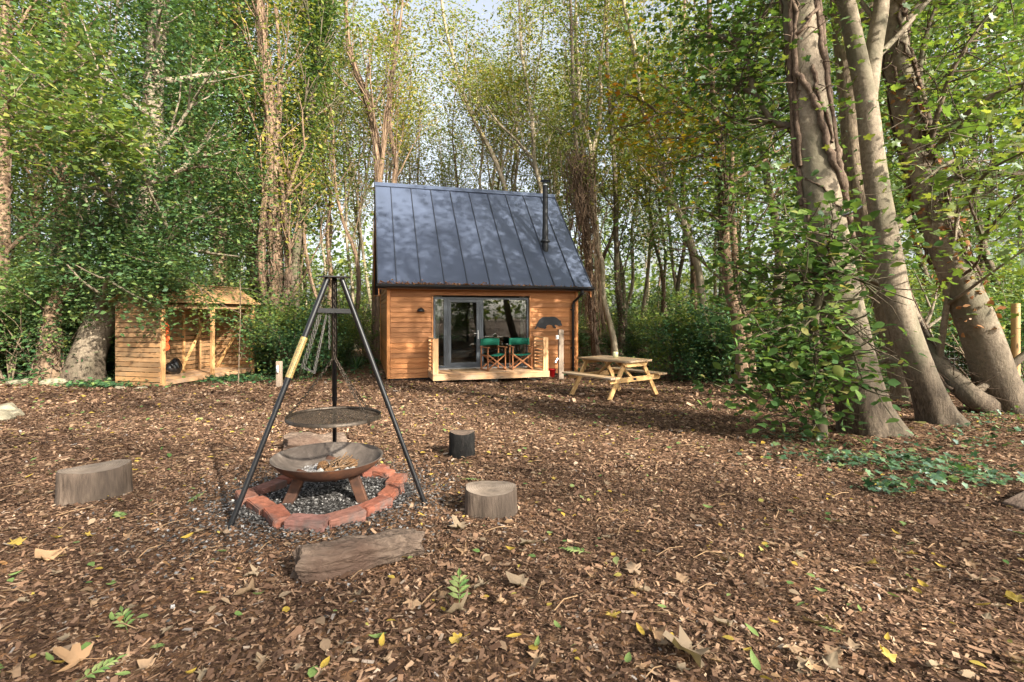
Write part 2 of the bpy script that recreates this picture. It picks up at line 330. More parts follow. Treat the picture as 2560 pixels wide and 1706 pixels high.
LG['tan'] = leafmat('leaf_tan', [(0, (0.17, 0.10, 0.06)), (0.4, (0.235, 0.155, 0.10)), (0.8, (0.33, 0.24, 0.16)), (1, (0.31, 0.155, 0.06))], 0.2, 0.03, 0.5, objvar=0.5)
LG['litter_y'] = leafmat('leaf_litter_yellow', [(0, (0.36, 0.27, 0.06)), (0.5, (0.42, 0.28, 0.05)), (1, (0.30, 0.27, 0.08))], 0.25, 0.08)
LG['litter_g'] = leafmat('leaf_litter_green', [(0, (0.08, 0.15, 0.045)), (0.5, (0.14, 0.21, 0.065)), (1, (0.26, 0.29, 0.12))], 0.25, 0.08)
LG['chips'] = leafmat('bark_chip', [(0, (0.024, 0.014, 0.010)), (0.28, (0.075, 0.042, 0.027)), (0.50, (0.125, 0.074, 0.049)), (0.72, (0.20, 0.118, 0.074)), (0.90, (0.29, 0.18, 0.112)), (0.98, (0.38, 0.265, 0.175)), (1, (0.23, 0.205, 0.19))], 0.0, 0.012, 0.6)
LG['soot'] = leafmat('charcoal', [(0, (0.018, 0.017, 0.0165)), (0.45, (0.05, 0.047, 0.045)), (0.8, (0.12, 0.114, 0.11)), (1, (0.28, 0.27, 0.265))], 0.0, 0.012, 0.6)
# ground
m, t, out = nodes('woodland_floor')
v = coords(t, (1, 1, 1), False); n1 = noise(t, v, 26, 10, 0.75); n2 = noise(t, v, 0.7, 4); vo = N(t, 'ShaderNodeTexVoronoi'); vo.inputs['Scale'].default_value = 34; t.links.new(v, vo.inputs['Vector'])
cr = ramp(t, [(0.28, (0.030, 0.018, 0.011)), (0.45, (0.095, 0.055, 0.033)), (0.6, (0.19, 0.11, 0.062)), (0.78, (0.32, 0.20, 0.12))]); t.links.new(n1, cr.inputs[0])
vc = N(t, 'ShaderNodeSeparateColor'); t.links.new(vo.outputs['Color'], vc.inputs[0]); vr = ramp(t, [(0, (0.5, 0.48, 0.45)), (0.6, (1, 1, 1)), (1, (1.7, 1.5, 1.25))]); t.links.new(vc.outputs[0], vr.inputs[0])
col = mixrgb(t, cr.outputs[0], vr.outputs[0], 1.0, 'MULTIPLY')
principled(t, out, col, 0.95, 0, 0.15, n1, 0.8, 0.02); M['ground'] = m
# glass
m, t, out = nodes('glass')
fr = N(t, 'ShaderNodeFresnel'); fr.inputs[0].default_value = 1.52; gl = N(t, 'ShaderNodeBsdfGlossy'); gl.inputs['Roughness'].default_value = 0.02
tp = N(t, 'ShaderNodeBsdfTransparent'); tp.inputs[0].default_value = (0.72, 0.76, 0.75, 1); mx = N(t, 'ShaderNodeMixShader')
mu = N(t, 'ShaderNodeMath', operation='MULTIPLY_ADD'); mu.inputs[1].default_value = 1.2; mu.inputs[2].default_value = 0.05; t.links.new(fr.outputs[0], mu.inputs[0])
t.links.new(mu.outputs[0], mx.inputs[0]); t.links.new(tp.outputs[0], mx.inputs[1]); t.links.new(gl.outputs[0], mx.inputs[2]); t.links.new(mx.outputs[0], out.inputs[0]); M['glass'] = m

# ------------------------------------------------------------------ ground
def axis_coords(lo, hi, n, fine):
    u = np.linspace(-1, 1, n); s = np.sinh(u * fine) / math.sinh(fine)
    return np.where(s < 0, -s * lo, s * hi)
gx = axis_coords(-110, 110, 260, 4.2); gy = axis_coords(-60, 150, 300, 4.0) + 5
X, Y = np.meshgrid(gx, gy); Z = gz(X, Y)
V = np.stack([X.ravel(), Y.ravel(), Z.ravel()], 1); nx_, ny_ = len(gx), len(gy)
idx = np.arange(nx_ * ny_).reshape(ny_, nx_); Fq = np.stack([idx[:-1, :-1], idx[:-1, 1:], idx[1:, 1:], idx[1:, :-1]], -1).reshape(-1, 4)
o = link('ground', np_mesh('ground', V, Fq, M['ground'], True)); tag(o, 'brown woodland floor of bark mulch sloping down to the cabin', 'ground', None, 'structure')

# ------------------------------------------------------------------ leaves
RHOMB = (np.array([(0, -0.5, 0), (0.30, 0.05, 0.06), (0, 0.5, -0.02), (-0.30, 0.05, 0.06)]), np.array([(0, 1, 2, 3)]))
NARROW = (np.array([(0, -0.5, 0), (0.22, 0.0, 0.05), (0, 0.5, -0.08), (-0.22, 0.0, 0.05)]), np.array([(0, 1, 2, 3)]))
OVATE = (np.array([(0, -0.5, 0), (0.28, -0.3, 0.05), (0.36, 0.0, 0.07), (0.2, 0.3, 0.03), (0, 0.55, -0.08), (-0.2, 0.3, 0.03), (-0.36, 0.0, 0.07), (-0.28, -0.3, 0.05), (0, 0.0, 0)]),
         np.array([(8, 0, 1, 2), (8, 2, 3, 4), (8, 4, 5, 6), (8, 6, 7, 0)]))
def lobed(n_lobes, depth, seed, curl=0.15):
    rng = np.random.default_rng(seed); a0 = [(-150, .42), (-112, .62), (-95, .40), (-70, .85), (-60, .92), (-42, .55), (-15, .9), (0, 1.08), (15, .9), (42, .55), (60, .92), (70, .85), (95, .40), (112, .62), (150, .42), (180, .12)]
    pts = [(0, 0, 0)]
    for a, r in a0:
        r *= 0.55 * (1 + rng.uniform(-.08, .08)); a = R(a + rng.uniform(-4, 4)); x, y = r * math.sin(a), r * math.cos(a)
        pts.append((x, y, curl * (r * r * 2.5) * math.sin(3 * a + seed) + curl * 1.2 * x * x - 0.15 * max(0, y) * curl))
    n = len(a0); fs = [(0, 1 + (2 * i) % n, 1 + (2 * i + 1) % n, 1 + (2 * i + 2) % n) for i in range(n // 2)]
    return np.array(pts), np.array(fs)
MAPLE = lobed(5, .4, 1, 0.12)
def leaf_arrays(P, size, tpl, rng, tilt=0.9, droop=0.0):
    P = np.asarray(P, float); n = len(P); tv, tf = tpl; k = len(tv)
    s = np.asarray(size, float) if not np.isscalar(size) else size * rng.uniform(0.42, 1.3, n)
    yaw = rng.uniform(0, 2 * np.pi, n); tl = np.abs(rng.normal(0, tilt, n)) ; ta = rng.uniform(0, 2 * np.pi, n)
    nrm = np.stack([np.sin(tl) * np.cos(ta), np.sin(tl) * np.sin(ta), np.cos(tl)], 1)
    d = np.stack([np.cos(yaw), np.sin(yaw), np.full(n, -droop)], 1); d -= nrm * (d * nrm).sum(1, keepdims=True); d /= np.maximum(np.linalg.norm(d, axis=1, keepdims=True), 1e-6)
    e = np.cross(d, nrm)
    V = P[:, None, :] + s[:, None, None] * (tv[None, :, 0:1] * e[:, None] + tv[None, :, 1:2] * d[:, None] + tv[None, :, 2:3] * nrm[:, None])
    Fa = tf[None] + (np.arange(n) * k)[:, None, None]
    return V.reshape(-1, 3), Fa.reshape(-1, tf.shape[1])
def leaves(name, P, size, tpl, mat, seed, tilt=0.9, droop=0.0, parent=None):
    V, Fa = leaf_arrays(P, size, tpl, np.random.default_rng(seed), tilt, droop)
    return link(name, np_mesh(name, V, Fa, mat), parent)
def cloud(rng, centers, n, sig):
    c = np.asarray(centers, float); i = rng.integers(0, len(c), n); s = np.asarray(sig, float)
    return c[i] + rng.normal(0, 1, (n, 3)) * s

# ------------------------------------------------------------------ trees
def wiggle(rng, a, d, L, n, wig, up=0.0):
    pts = [np.array(a, float)]; d = np.array(d, float); d /= np.linalg.norm(d); st = L / n
    for i in range(n):
        d = d + rng.normal(0, wig, 3) + np.array((0, 0, up)); d /= np.linalg.norm(d); pts.append(pts[-1] + d * st)
    return np.array(pts), d
def branch(rng, mb, a, d, L, r, level, ends, spec, sides=5):
    n = max(3, int(L / 0.55)) if level < 2 else 3
    pts, dd = wiggle(rng, a, d, L, n, spec.get('wig', 0.09), spec.get('up', 0.06))
    mb.tube(pts, np.linspace(r, r * 0.35, len(pts)), sides, cap=False)
    if level >= spec.get('depth', 2):
        ends.append(pts[-1]); ends.append(pts[len(pts) // 2]); return
    k = rng.integers(*spec.get('kids', (3, 6)))
    for i in range(k):
        f = rng.uniform(0.3, 1.0); j = min(len(pts) - 2, int(f * (len(pts) - 1))); base = pts[j] + (pts[j + 1] - pts[j]) * rng.uniform()
        ax = pts[j + 1] - pts[j]; ax /= np.linalg.norm(ax); side = np.cross(ax, rng.normal(0, 1, 3)); side /= np.linalg.norm(side)
        ang = rng.uniform(*spec.get('ang', (0.35, 0.8)))
        branch(rng, mb, base, ax * math.cos(ang) + side * math.sin(ang), L * rng.uniform(0.4, 0.65), r * (1 - 0.6 * f) * 0.6 + 0.004, level + 1, ends, spec, max(3, sides - 1))
    ends.append(pts[-1])
def smooth_path(pts, per=4):
    P = [np.array(p, float) for p in pts]; P = [2 * P[0] - P[1]] + P + [2 * P[-1] - P[-2]]; outp = []
    for i in range(1, len(P) - 2):
        for k in range(per):
            u = k / per; p0, p1, p2, p3 = P[i - 1:i + 3]
            outp.append(0.5 * ((2 * p1) + (-p0 + p2) * u + (2 * p0 - 5 * p1 + 4 * p2 - p3) * u * u + (-p0 + 3 * p1 - 3 * p2 + p3) * u ** 3))
    outp.append(P[-2]); return np.array(outp)
def add_limbs(rng, mb, pts, radii, ends, n, lo, hi, L, spec, lean=None):
    m = len(pts)
    for i in range(n):
        f = lo + (hi - lo) * (i + rng.uniform()) / n; j = min(m - 2, int(f * (m - 1))); ax = pts[j + 1] - pts[j]; ax /= np.linalg.norm(ax)
        az = i * 2.399 + rng.uniform(-.5, .5); out_d = np.array((math.cos(az), math.sin(az), 0))
        ang = rng.uniform(*spec.get('lang', (0.4, 0.9))); d = ax * math.cos(ang) + out_d * math.sin(ang)
        if lean is not None: d = d + np.array(lean) * rng.uniform(0, 1)
        ln = L * rng.uniform(0.6, 1.15) * (1.15 - 0.6 * f)
        branch(rng, mb, pts[j], d, ln, radii[j] * rng.uniform(0.3, 0.5), 1, ends, spec)
def shaggy(rng, mb, pts, radii, n, r0=(0.01, 0.035), twigs=120, out=1.15, f0=0.0, f1=1.0):
    m = len(pts); a, b = int(f0 * (m - 1)), max(int(f0 * (m - 1)) + 2, int(f1 * (m - 1)))
    for i in range(n):
        th = rng.uniform(0, 2 * np.pi); s = rng.integers(a, max(a + 1, b - 3)); e = min(m - 1, s + rng.integers(4, 14)); q = []
        for j in range(s, min(e, b) + 1):
            th += rng.normal(0, 0.28); q.append(pts[j] + radii[j] * out * np.array((math.cos(th), math.sin(th), rng.normal(0, .1))))
        if len(q) > 2: mb.tube(q, np.linspace(rng.uniform(*r0), 0.008, len(q)), 4, cap=False)
    for i in range(twigs):
        j = rng.integers(a, b); th = rng.uniform(0, 2 * np.pi); o_ = np.array((math.cos(th), math.sin(th), rng.uniform(-.6, .6))); p = pts[j] + radii[j] * o_
        q, _ = wiggle(rng, p, o_, rng.uniform(0.12, 0.5), 3, 0.25, -0.05); mb.tube(q, (0.008, 0.006, 0.004, 0.002), 3, cap=False)
def ivy_points(rng, pts, radii, n, thick=0.35, f0=0, f1=1, power=1.0):
    m = len(pts); f = f0 + (f1 - f0) * rng.uniform(0, 1, n) ** power; j = np.clip((f * (m - 1)).astype(int), 0, m - 2); u = rng.uniform(0, 1, (n, 1)); P = np.asarray(pts)
    c = P[j] * (1 - u) + P[j + 1] * u; th = rng.uniform(0, 2 * np.pi, n)
    lump = 0.45 + 1.0 * (0.5 + 0.5 * np.sin(c[:, 2] * 3.1 + 2 * np.sin(th) + P[0, 0])) ** 2
    rr = np.asarray(radii)[j] + np.abs(rng.normal(0, thick, n)) * lump
    return c + np.stack([rr * np.cos(th), rr * np.sin(th), rng.normal(0, .1, n)], 1)
def path_tree(name, label, group, path, r0, r1, bark, seed, limbs=(12, .4, 1.0, 3.0), spec=None, leaf=None, forks=(), shag=0, ivy=0, ivythick=.35, flare=1.35, twigs=150, ivyrange=(0, 1), leafmat_=None, cat='tree', lean=None):
    rng = np.random.default_rng(seed); spec = spec or {}
    pts = smooth_path(path, 8 if r0 > .17 else 5); base = pts[0].copy(); rad = np.linspace(r0, r1, len(pts))
    root = thing(name, label, cat, tuple(base), 0, group); L = pts - base
    mb = MB(); hh = np.linalg.norm(L - L[0], axis=1); rad = np.linspace(r0, r1, len(pts)) * (1 + (flare - 1) * np.exp(-hh / .28)); nb = 30 if r0 > .17 else 12
    mb.tube(L, rad, nb, cap=False); ends = []
    if nb > 12:
        for i in range(len(L)):
            for k in range(nb):
                th = 2 * math.pi * k / nb; m_ = 1 + (.20 * math.sin(4 * th + seed) + .10 * math.sin(7 * th + 2 * seed)) * math.exp(-hh[i] / .22) * (flare - 1) * 2 + .030 * math.sin(3 * th + 1.3 * hh[i] + seed) + .018 * math.sin(5 * th - 2.1 * hh[i]) + rng.normal(0, .006); v = mb.v[i * nb + k]; c_ = L[i]
                mb.v[i * nb + k] = tuple(c_[q] + (v[q] - c_[q]) * m_ for q in range(3))
    allp = [(L, rad)]
    for fk in forks:
        fp = smooth_path(fk[0], 4) - base; fr = np.linspace(fk[1], fk[2], len(fp)); mb.tube(fp, fr, 9, cap=False); allp.append((fp, fr))
    for (p, q) in allp: 
        if limbs: add_limbs(rng, mb, p, q, ends, limbs[0] if p is L else max(3, limbs[0] // 2), limbs[1] if p is L else .15, limbs[2], limbs[3], spec, lean); ends.append(p[-1])
    part('trunk', mb, bark, root)
    if leaf and ends:
        n, size, tpl, sig, mat = leaf; P = cloud(rng, ends, n, sig); leaves('crown', P, size, tpl, mat, seed + 1, 0.8, 0.3, root)
    if shag:
        mb = MB()
        for (p, q) in allp: shaggy(rng, mb, p, q, shag if p is L else shag // 2, twigs=twigs if p is L else twigs // 2, f0=ivyrange[0], f1=ivyrange[1])
        part('ivy_stem', mb, M['vine'], root)
    if ivy:
        P = np.vstack([ivy_points(rng, p, q, ivy if p is L else ivy // 2, ivythick, *ivyrange) for (p, q) in allp]); leaves('ivy', P, 0.115, RHOMB, LG['ivy'], seed + 2, 0.6, 0.5, root)
    return root
# ================================================================== CABIN
CY = R(16.2); CZ = -0.125
cabin = thing('cabin', 'small timber cabin with dark metal pitched roof and wide glazed front', 'cabin', (-3.283, 13.6, 0), CY)
WD, DP = 5.39, 5.66; EZ = 2.38; RZ = 5.75; OV = 0.30; OL, OR_ = 0.285, 0.37; RT = DP / 2
pitch = math.atan2(RZ - EZ, RT + OV)
def boards_x(mb, x0, x1, z0, z1, y, h=0.135, seed=0):            # feather-edge cladding along x, facing -y
    rng = random.Random(seed); z = z0
    while z < z1 - 0.005:
        zt = min(z + h, z1); mb.add([(x0, y - 0.036, z), (x1, y - 0.036, z), (x1, y - 0.006, zt), (x0, y - 0.006, zt), (x0, y, z), (x1, y, z), (x1, y, zt), (x0, y, zt)],
                                    [(0, 1, 2, 3), (4, 0, 3, 7), (1, 5, 6, 2), (3, 2, 6, 7), (4, 5, 1, 0)]); z += h
wx0, wx1, wz0, wz1 = 1.152, 3.952, 0.10, 2.085
front = MB(); zt = 2.33
boards_x(front, 0.05, wx0, CZ, zt, 0, 0.1365); boards_x(front, wx1, WD - 0.05, CZ, zt, 0, 0.1365)
boards_x(front, wx0, wx1, wz1 + .02, zt, 0, 0.13); boards_x(front, wx0, wx1, CZ, wz0 - .02, 0, 0.1)
part('front_wall', front, M['cedar'], cabin)
bk = MB(); bk.box((WD / 2, DP + .01, (CZ + 2.5) / 2), (WD, 0.06, 2.5 - CZ)); part('back_wall', bk, M['cedar'], cabin)
for nm, sx in (('side_wall', -1), ('side_wall', 1)):
    mb = MB(); x = 0.0 if sx < 0 else WD; z = CZ; h = 0.1365
    def half(zz):                                                  # half-width of the gable at height zz
        return RT if zz < 2.35 else max(0.0, RT * (1 - (zz - 2.35) / (RZ - 2.42)))
    while z < RZ - 0.25:
        a, b = half(z), half(z + h); o1, o2 = sx * 0.030, sx * 0.010
        mb.add([(x + o1, RT - a, z), (x + o1, RT + a, z), (x + o2, RT + b, z + h), (x + o2, RT - b, z + h), (x, RT - a, z), (x, RT + a, z), (x, RT + b, z + h), (x, RT - b, z + h)],
               [(0, 1, 2, 3), (4, 0, 3, 7), (1, 5, 6, 2), (3, 2, 6, 7), (4, 5, 1, 0), (7, 6, 5, 4)]); z += h
    part(nm, mb, M['cedar_y'], cabin)
mb = MB()
for x in (0.0, WD):
    for y in (0.0, DP): mb.box((x, y - 0.006 if y == 0 else y, (CZ + 2.34) / 2), (0.085, 0.085, 2.34 - CZ))
part('corner_board', mb, M['cedar_z'], cabin, None, 0.004)
mb = MB(); mb.box((wx0 + .012, -.02, (wz0 + wz1) / 2), (.03, .07, wz1 - wz0)); mb.box((wx1 - .012, -.02, (wz0 + wz1) / 2), (.03, .07, wz1 - wz0)); part('opening_trim', mb, M['cedar_z'], cabin)
# roof: two slabs with seams, ridge cap, gutters
slope = Vector((0, math.cos(pitch), math.sin(pitch))); nrm = Vector((0, -math.sin(pitch), math.cos(pitch))); SL = (RT + OV) / math.cos(pitch)
x0, x1 = -OL, WD + OR_
for k in (0, 1):
    def rp(x, s, h):
        p = Vector((x, -OV, EZ)) + slope * s + nrm * h
        if k: p.y = 2 * RT - p.y
        return p
    root = MB(); vs = [rp(x, s, h) for h in (-0.10, 0) for s in (0, SL - .005) for x in (x0, x1)]
    root.add(vs, [(0, 2, 3, 1), (4, 5, 7, 6), (0, 1, 5, 4), (2, 6, 7, 3), (0, 4, 6, 2), (1, 3, 7, 5)])
    ro = part('roof', root, M['roof'], cabin)
    sm = MB()
    for i in range(9):
        x = .199 + .628 * i; sm.add([rp(x + dx, s, h) for h in (0.001, 0.034) for s in (0.01, SL - .03) for dx in (-.008, .008)], [(0, 2, 3, 1), (4, 5, 7, 6), (0, 1, 5, 4), (2, 6, 7, 3), (0, 4, 6, 2), (1, 3, 7, 5)])
    for x in (x0 + .006, x1 - .006):
        sm.add([rp(x + dx, s, h) for h in (-0.135, 0.026) for s in (0.0, SL - .03) for dx in (-.012, .012)], [(0, 2, 3, 1), (4, 5, 7, 6), (0, 1, 5, 4), (2, 6, 7, 3), (0, 4, 6, 2), (1, 3, 7, 5)])
    so = part('seam', sm, M['seam'], ro)
mb = MB(); rc = Vector((0, RT, RZ + .012))
for sgn in (-1, 1):
    d = Vector((0, sgn * math.cos(pitch), -math.sin(pitch))); n_ = Vector((0, sgn * math.sin(pitch), math.cos(pitch)))
    mb.add([Vector((x, 0, 0)) + rc + d * s + n_ * h for h in (0.0, .03) for s in (0, .20) for x in (x0 - .01, x1 + .01)], [(0, 2, 3, 1), (4, 5, 7, 6), (0, 1, 5, 4), (2, 6, 7, 3), (0, 4, 6, 2), (1, 3, 7, 5)])
part('ridge_cap', mb, M['roof'], cabin)
for yy in ((-OV + .02) / 2 + .02, DP + OV / 2): mb = MB(); mb.box(((x0 + x1) / 2, yy, 2.265), (x1 - x0 - .04, OV, .025)); part('soffit', mb, M['cedar'], cabin)
for x in (x0 + .03, x1 - .03):                                     # bargeboard under the verge
    mb = MB(); vs = []
    for xx in (x - .012, x + .012): vs += [(xx, -OV + .01, EZ - .30), (xx, -OV + .01, EZ - .115), (xx, RT, RZ - .16), (xx, 2 * RT + OV - .01, EZ - .115), (xx, 2 * RT + OV - .01, EZ - .30), (xx, RT, RZ - .42)]
    mb.add(vs, [(0, 5, 2, 1), (5, 4, 3, 2), (7, 8, 11, 6), (8, 9, 10, 11), (0, 1, 7, 6), (1, 2, 8, 7), (2, 3, 9, 8), (3, 4, 10, 9), (4, 5, 11, 10), (5, 0, 6, 11)]); part('bargeboard', mb, M['cedar_y'], cabin)
gut = MB(); prof = [(-.062, .035), (-.058, -.01), (-.04, -.045), (0, -.062), (.04, -.045), (.058, -.01), (.062, .035), (.05, .035), (.045, -.008), (.03, -.035), (0, -.05), (-.03, -.035), (-.045, -.008), (-.05, .035)]
gut.prism(prof, x1 - x0 + .06, Matrix(((0, 1, 0), (1, 0, 0), (0, 0, 1)))); 
for i in range(len(gut.v)): v = gut.v[i]; gut.v[i] = (v[0] + (x0 + x1) / 2, v[1] - OV - .05, v[2] + 2.335)
gut.box(((x0 + x1) / 2, -OV + .018, 2.32), (x1 - x0, .02, .12)); go = part('gutter', gut, M['black'], cabin)
dp = MB(); dx = 5.255
dp.tube([(dx + .17, -OV - .05, 2.28), (dx + .17, -OV - .05, 2.20), (dx + .12, -.2, 2.07), (dx + .02, -.10, 1.95), (dx, -.085, 1.86), (dx, -.085, .7), (dx, -.085, -.02), (dx, -.085, -.10)], .038, 12)
for z, r in ((2.22, .048), (1.84, .047), (.02, .047)): dp.tube([(dx + (.17 if z > 2 else 0), -.085 if z < 2 else -OV - .05, z - .03), (dx + (.17 if z > 2 else 0), -.085 if z < 2 else -OV - .05, z + .03)], r, 12)
dp.box((dx, -.05, 1.72), (.13, .03, .04)); dp.box((dx, -.05, .6), (.13, .03, .04)); part('downpipe', dp, M['black'], cabin)
# flue
fl = MB(); fx, fy = 4.72, .82; fz = EZ + (fy + OV) * math.tan(pitch)
fl.tube([(fx, fy, fz - .15), (fx, fy, fz + .62)], .095, 20); fl.tube([(fx, fy, fz + .62), (fx, fy, fz + 1.95)], .082, 20)
fl.lathe([(.10, .20), (.155, .21), (.15, .24), (.10, .30)], (fx, fy, fz), 20); fl.tube([(fx, fy, fz + .66), (fx, fy, fz + .69)], .086, 20); fl.tube([(fx, fy, fz + 1.95), (fx, fy, fz + 2.0)], .07, 16)
for k in range(3): a = k * 2.094; fl.box((fx + .06 * math.cos(a), fy + .06 * math.sin(a), fz + 2.05), (.012, .012, .12))
fl.lathe([(.001, 2.13), (.10, 2.115), (.165, 2.09), (.165, 2.08), (.001, 2.10)], (fx, fy, fz), 20)
fo = part('flue', fl, M['dark_metal'], cabin)
mb = MB(); mb.tube([(fx, fy, fz + 1.955), (fx, fy, fz + 1.985)], .073, 16); part('steel_band', mb, M['steel'], fo)
# leaves lying in the gutter belong to the litter
# glazing: sidelight, door, window
def frame_rect(mb, xa, xb, za, zb, y, wd, dp_):
    mb.box(((xa + xb) / 2, y, zb - wd / 2), (xb - xa, dp_, wd)); mb.box(((xa + xb) / 2, y, za + wd / 2), (xb - xa, dp_, wd))
    mb.box((xa + wd / 2, y, (za + zb) / 2), (wd, dp_ - .002, zb - za - 2 * wd)); mb.box((xb - wd / 2, y, (za + zb) / 2), (wd, dp_ - .002, zb - za - 2 * wd))
fz0, fz1 = .12, 2.055
for nm, xa, xb in (('window', 1.19, 1.53), ('window', 2.53, 3.918)):
    mb = MB(); frame_rect(mb, xa, xb, fz0, fz1, .03, .055, .07); wo = part(nm, mb, M['frame'], cabin, 'narrow sidelight with a curtain behind it' if xb < 2 else 'large fixed window pane', .004)
    mb = MB(); mb.box(((xa + xb) / 2, .035, (fz0 + fz1) / 2), (xb - xa - .1, .012, fz1 - fz0 - .1)); part('pane', mb, M['glass'], wo)
mb = MB(); frame_rect(mb, 1.532, 2.528, fz0 - .005, fz1 + .002, .028, .052, .075); frame_rect(mb, 1.588, 2.472, fz0 + .05, fz1 - .055, .010, .085, .06); door = part('door', mb, M['frame'], cabin, 'glazed grey door', .004)
mb = MB(); mb.box((2.03, .02, (fz0 + fz1) / 2), (.73, .012, fz1 - fz0 - .26)); part('pane', mb, M['glass'], door)
mb = MB(); mb.box((2.43, -.028, 1.02), (.028, .012, .24)); mb.tube([(2.43, -.03, 1.06), (2.43, -.075, 1.06), (2.30, -.075, 1.06)], .010, 8); mb.tube([(2.43, -.03, .93), (2.43, -.045, .93)], .012, 8); part('handle', mb, M['steel'], door)
mb = MB(); mb.box(((1.19 + 3.918) / 2, -.005, .095), (2.72, .13, .035)); part('threshold', mb, M['steel'], cabin)
# interior
mb = MB(); ix0, ix1, iy0, iy1, iz0, iz1 = .12, WD - .12, .12, 4.2, .10, 2.25
mb.box(((ix0 + ix1) / 2, iy1, 1.2), (ix1 - ix0, .05, 2.2)); mb.box((ix0, (iy0 + iy1) / 2, 1.2), (.05, iy1 - iy0, 2.2)); mb.box((ix1, (iy0 + iy1) / 2, 1.2), (.05, iy1 - iy0, 2.2)); mb.box(((ix0 + ix1) / 2, (iy0 + iy1) / 2, 2.28), (ix1 - ix0, iy1 - iy0, .05))
part('interior_wall', mb, M['inside'], cabin)
mb = MB(); mb.box(((ix0 + ix1) / 2, (iy0 + iy1) / 2, .05), (ix1 - ix0, iy1 - iy0, .05)); part('interior_floor', mb, M['oak_grey'], cabin)
mb = MB()
for (cx, wd_) in ((1.30, .30), (3.80, .22)):
    n = 24; top = [(cx - wd_ / 2 + wd_ * i / n, .17 + .03 * math.sin(i * 1.9), 2.1) for i in range(n + 1)]; mid = [(cx - wd_ * .3 + wd_ * .5 * i / n, .17 + .03 * math.sin(i * 1.9), 1.0) for i in range(n + 1)]; bot = [(cx - wd_ * .35 + wd_ * .62 * i / n, .17 + .03 * math.sin(i * 1.9), .15) for i in range(n + 1)]
    mb.add(top + mid + bot, [(i, i + 1, n + 2 + i, n + 1 + i) for i in range(n)] + [(n + 1 + i, n + 2 + i, 2 * n + 3 + i, 2 * n + 2 + i) for i in range(n)], True)
part('curtain', mb, M['curtain'], cabin)
sofa = MB(); sofa.box((2.9, 2.6, .32), (1.7, .8, .25)); sofa.box((2.9, 2.95, .62), (1.7, .2, .55)); sofa.box((2.0, 2.6, .5), (.16, .8, .35)); sofa.box((3.8, 2.6, .5), (.16, .8, .35))
t_ = tag(part('sofa', sofa, M['inside_dark'], None, None, .03), 'dark sofa inside the cabin seen through the glass', 'sofa'); t_.location = cabin.location; t_.rotation_euler = cabin.rotation_euler
pic = MB(); pic.box((2.95, 4.165, 1.45), (.9, .02, .6)); part('wall_screen', pic, M['inside_dark'], cabin)
# deck and balustrades
DX0, DX1, DY = 1.03, 4.13, -1.15; DZ = .08
dk = MB()
for i in range(8): y = DY + .075 + i * .1435; dk.box(((DX0 + DX1) / 2, y - .003, DZ - .014), (DX1 - DX0, .138, .028))
de = part('deck', dk, M['deck'], cabin, None, .004)
mb = MB(); mb.box(((DX0 + DX1) / 2, DY + .018, DZ - .029 - .065), (DX1 - DX0 - .004, .03, .125)); mb.box((DX0 + .018, DY / 2, DZ - .095), (.03, -DY - .08, .122)); mb.box((DX1 - .018, DY / 2, DZ - .095), (.03, -DY - .08, .122)); part('fascia', mb, M['deck'], de)
for side, bx in ((-1, DX0 + .045), (1, DX1 - .045)):
    mb = MB(); yp = DY + .12; bb = part('balustrade', mb.box((bx, (yp - .045) / 2, DZ + .875), (.075, -yp - .09, .032)), M['deck_y'], cabin, None, .004)
    for (c_, s_) in (((bx, yp, DZ + .445), (.075, .075, .89)), ((bx - side * .072, yp - .012, DZ + .445), (.062, .05, .888)), ((bx, -.04, DZ + .44), (.06, .03, .87))): mb = MB(); mb.box(c_, s_); part('post', mb, M['deck_z'], bb, None, .004)
    mb = MB()
    for k in range(8):
        z = DZ + .12 + k * .092; mb.box((bx, (yp - .02) / 2, z), (.085, -yp - .1, .018), Matrix.Rotation(side * R(-32), 3, 'Y'))
    part('louvre', mb, M['deck_y'], bb)
fd = MB()
for (x, y) in ((.35, .25), (2.7, .3), (5.0, .25), (1.3, -.75), (2.6, -.75), (3.8, -.75), (.3, 5.2), (5.0, 5.2)):
    zt_ = CZ - .002 if y > 0 else -.05; fd.box((x, y, zt_ - .2), (.38, .22, .4))
part('foundation_block', fd, M['concrete'], cabin, None, .01)
fb = MB(); fb.box((WD / 2, DP / 2, CZ - .03), (WD - .1, DP - .1, .06)); part('floor_frame', fb, M['inside_dark'], cabin)
# wall lamp
mb = MB(); prof = [(.001, .105)] + [(.105 * math.sin(R(a)), .105 * math.cos(R(a))) for a in range(10, 91, 10)] + [(.097, -.004), (.001, .02)]
mb.lathe(prof, (.842, -.09, 1.66), 20); mb.box((.842, -.04, 1.70), (.07, .04, .09)); part('wall_lamp', mb, M['black'], cabin)
def at_cabin(s, t, z=0):
    c, s_ = math.cos(CY), math.sin(CY); return Vector((-3.283 + c * s - s_ * t, 13.6 + s_ * s + c * t, z))
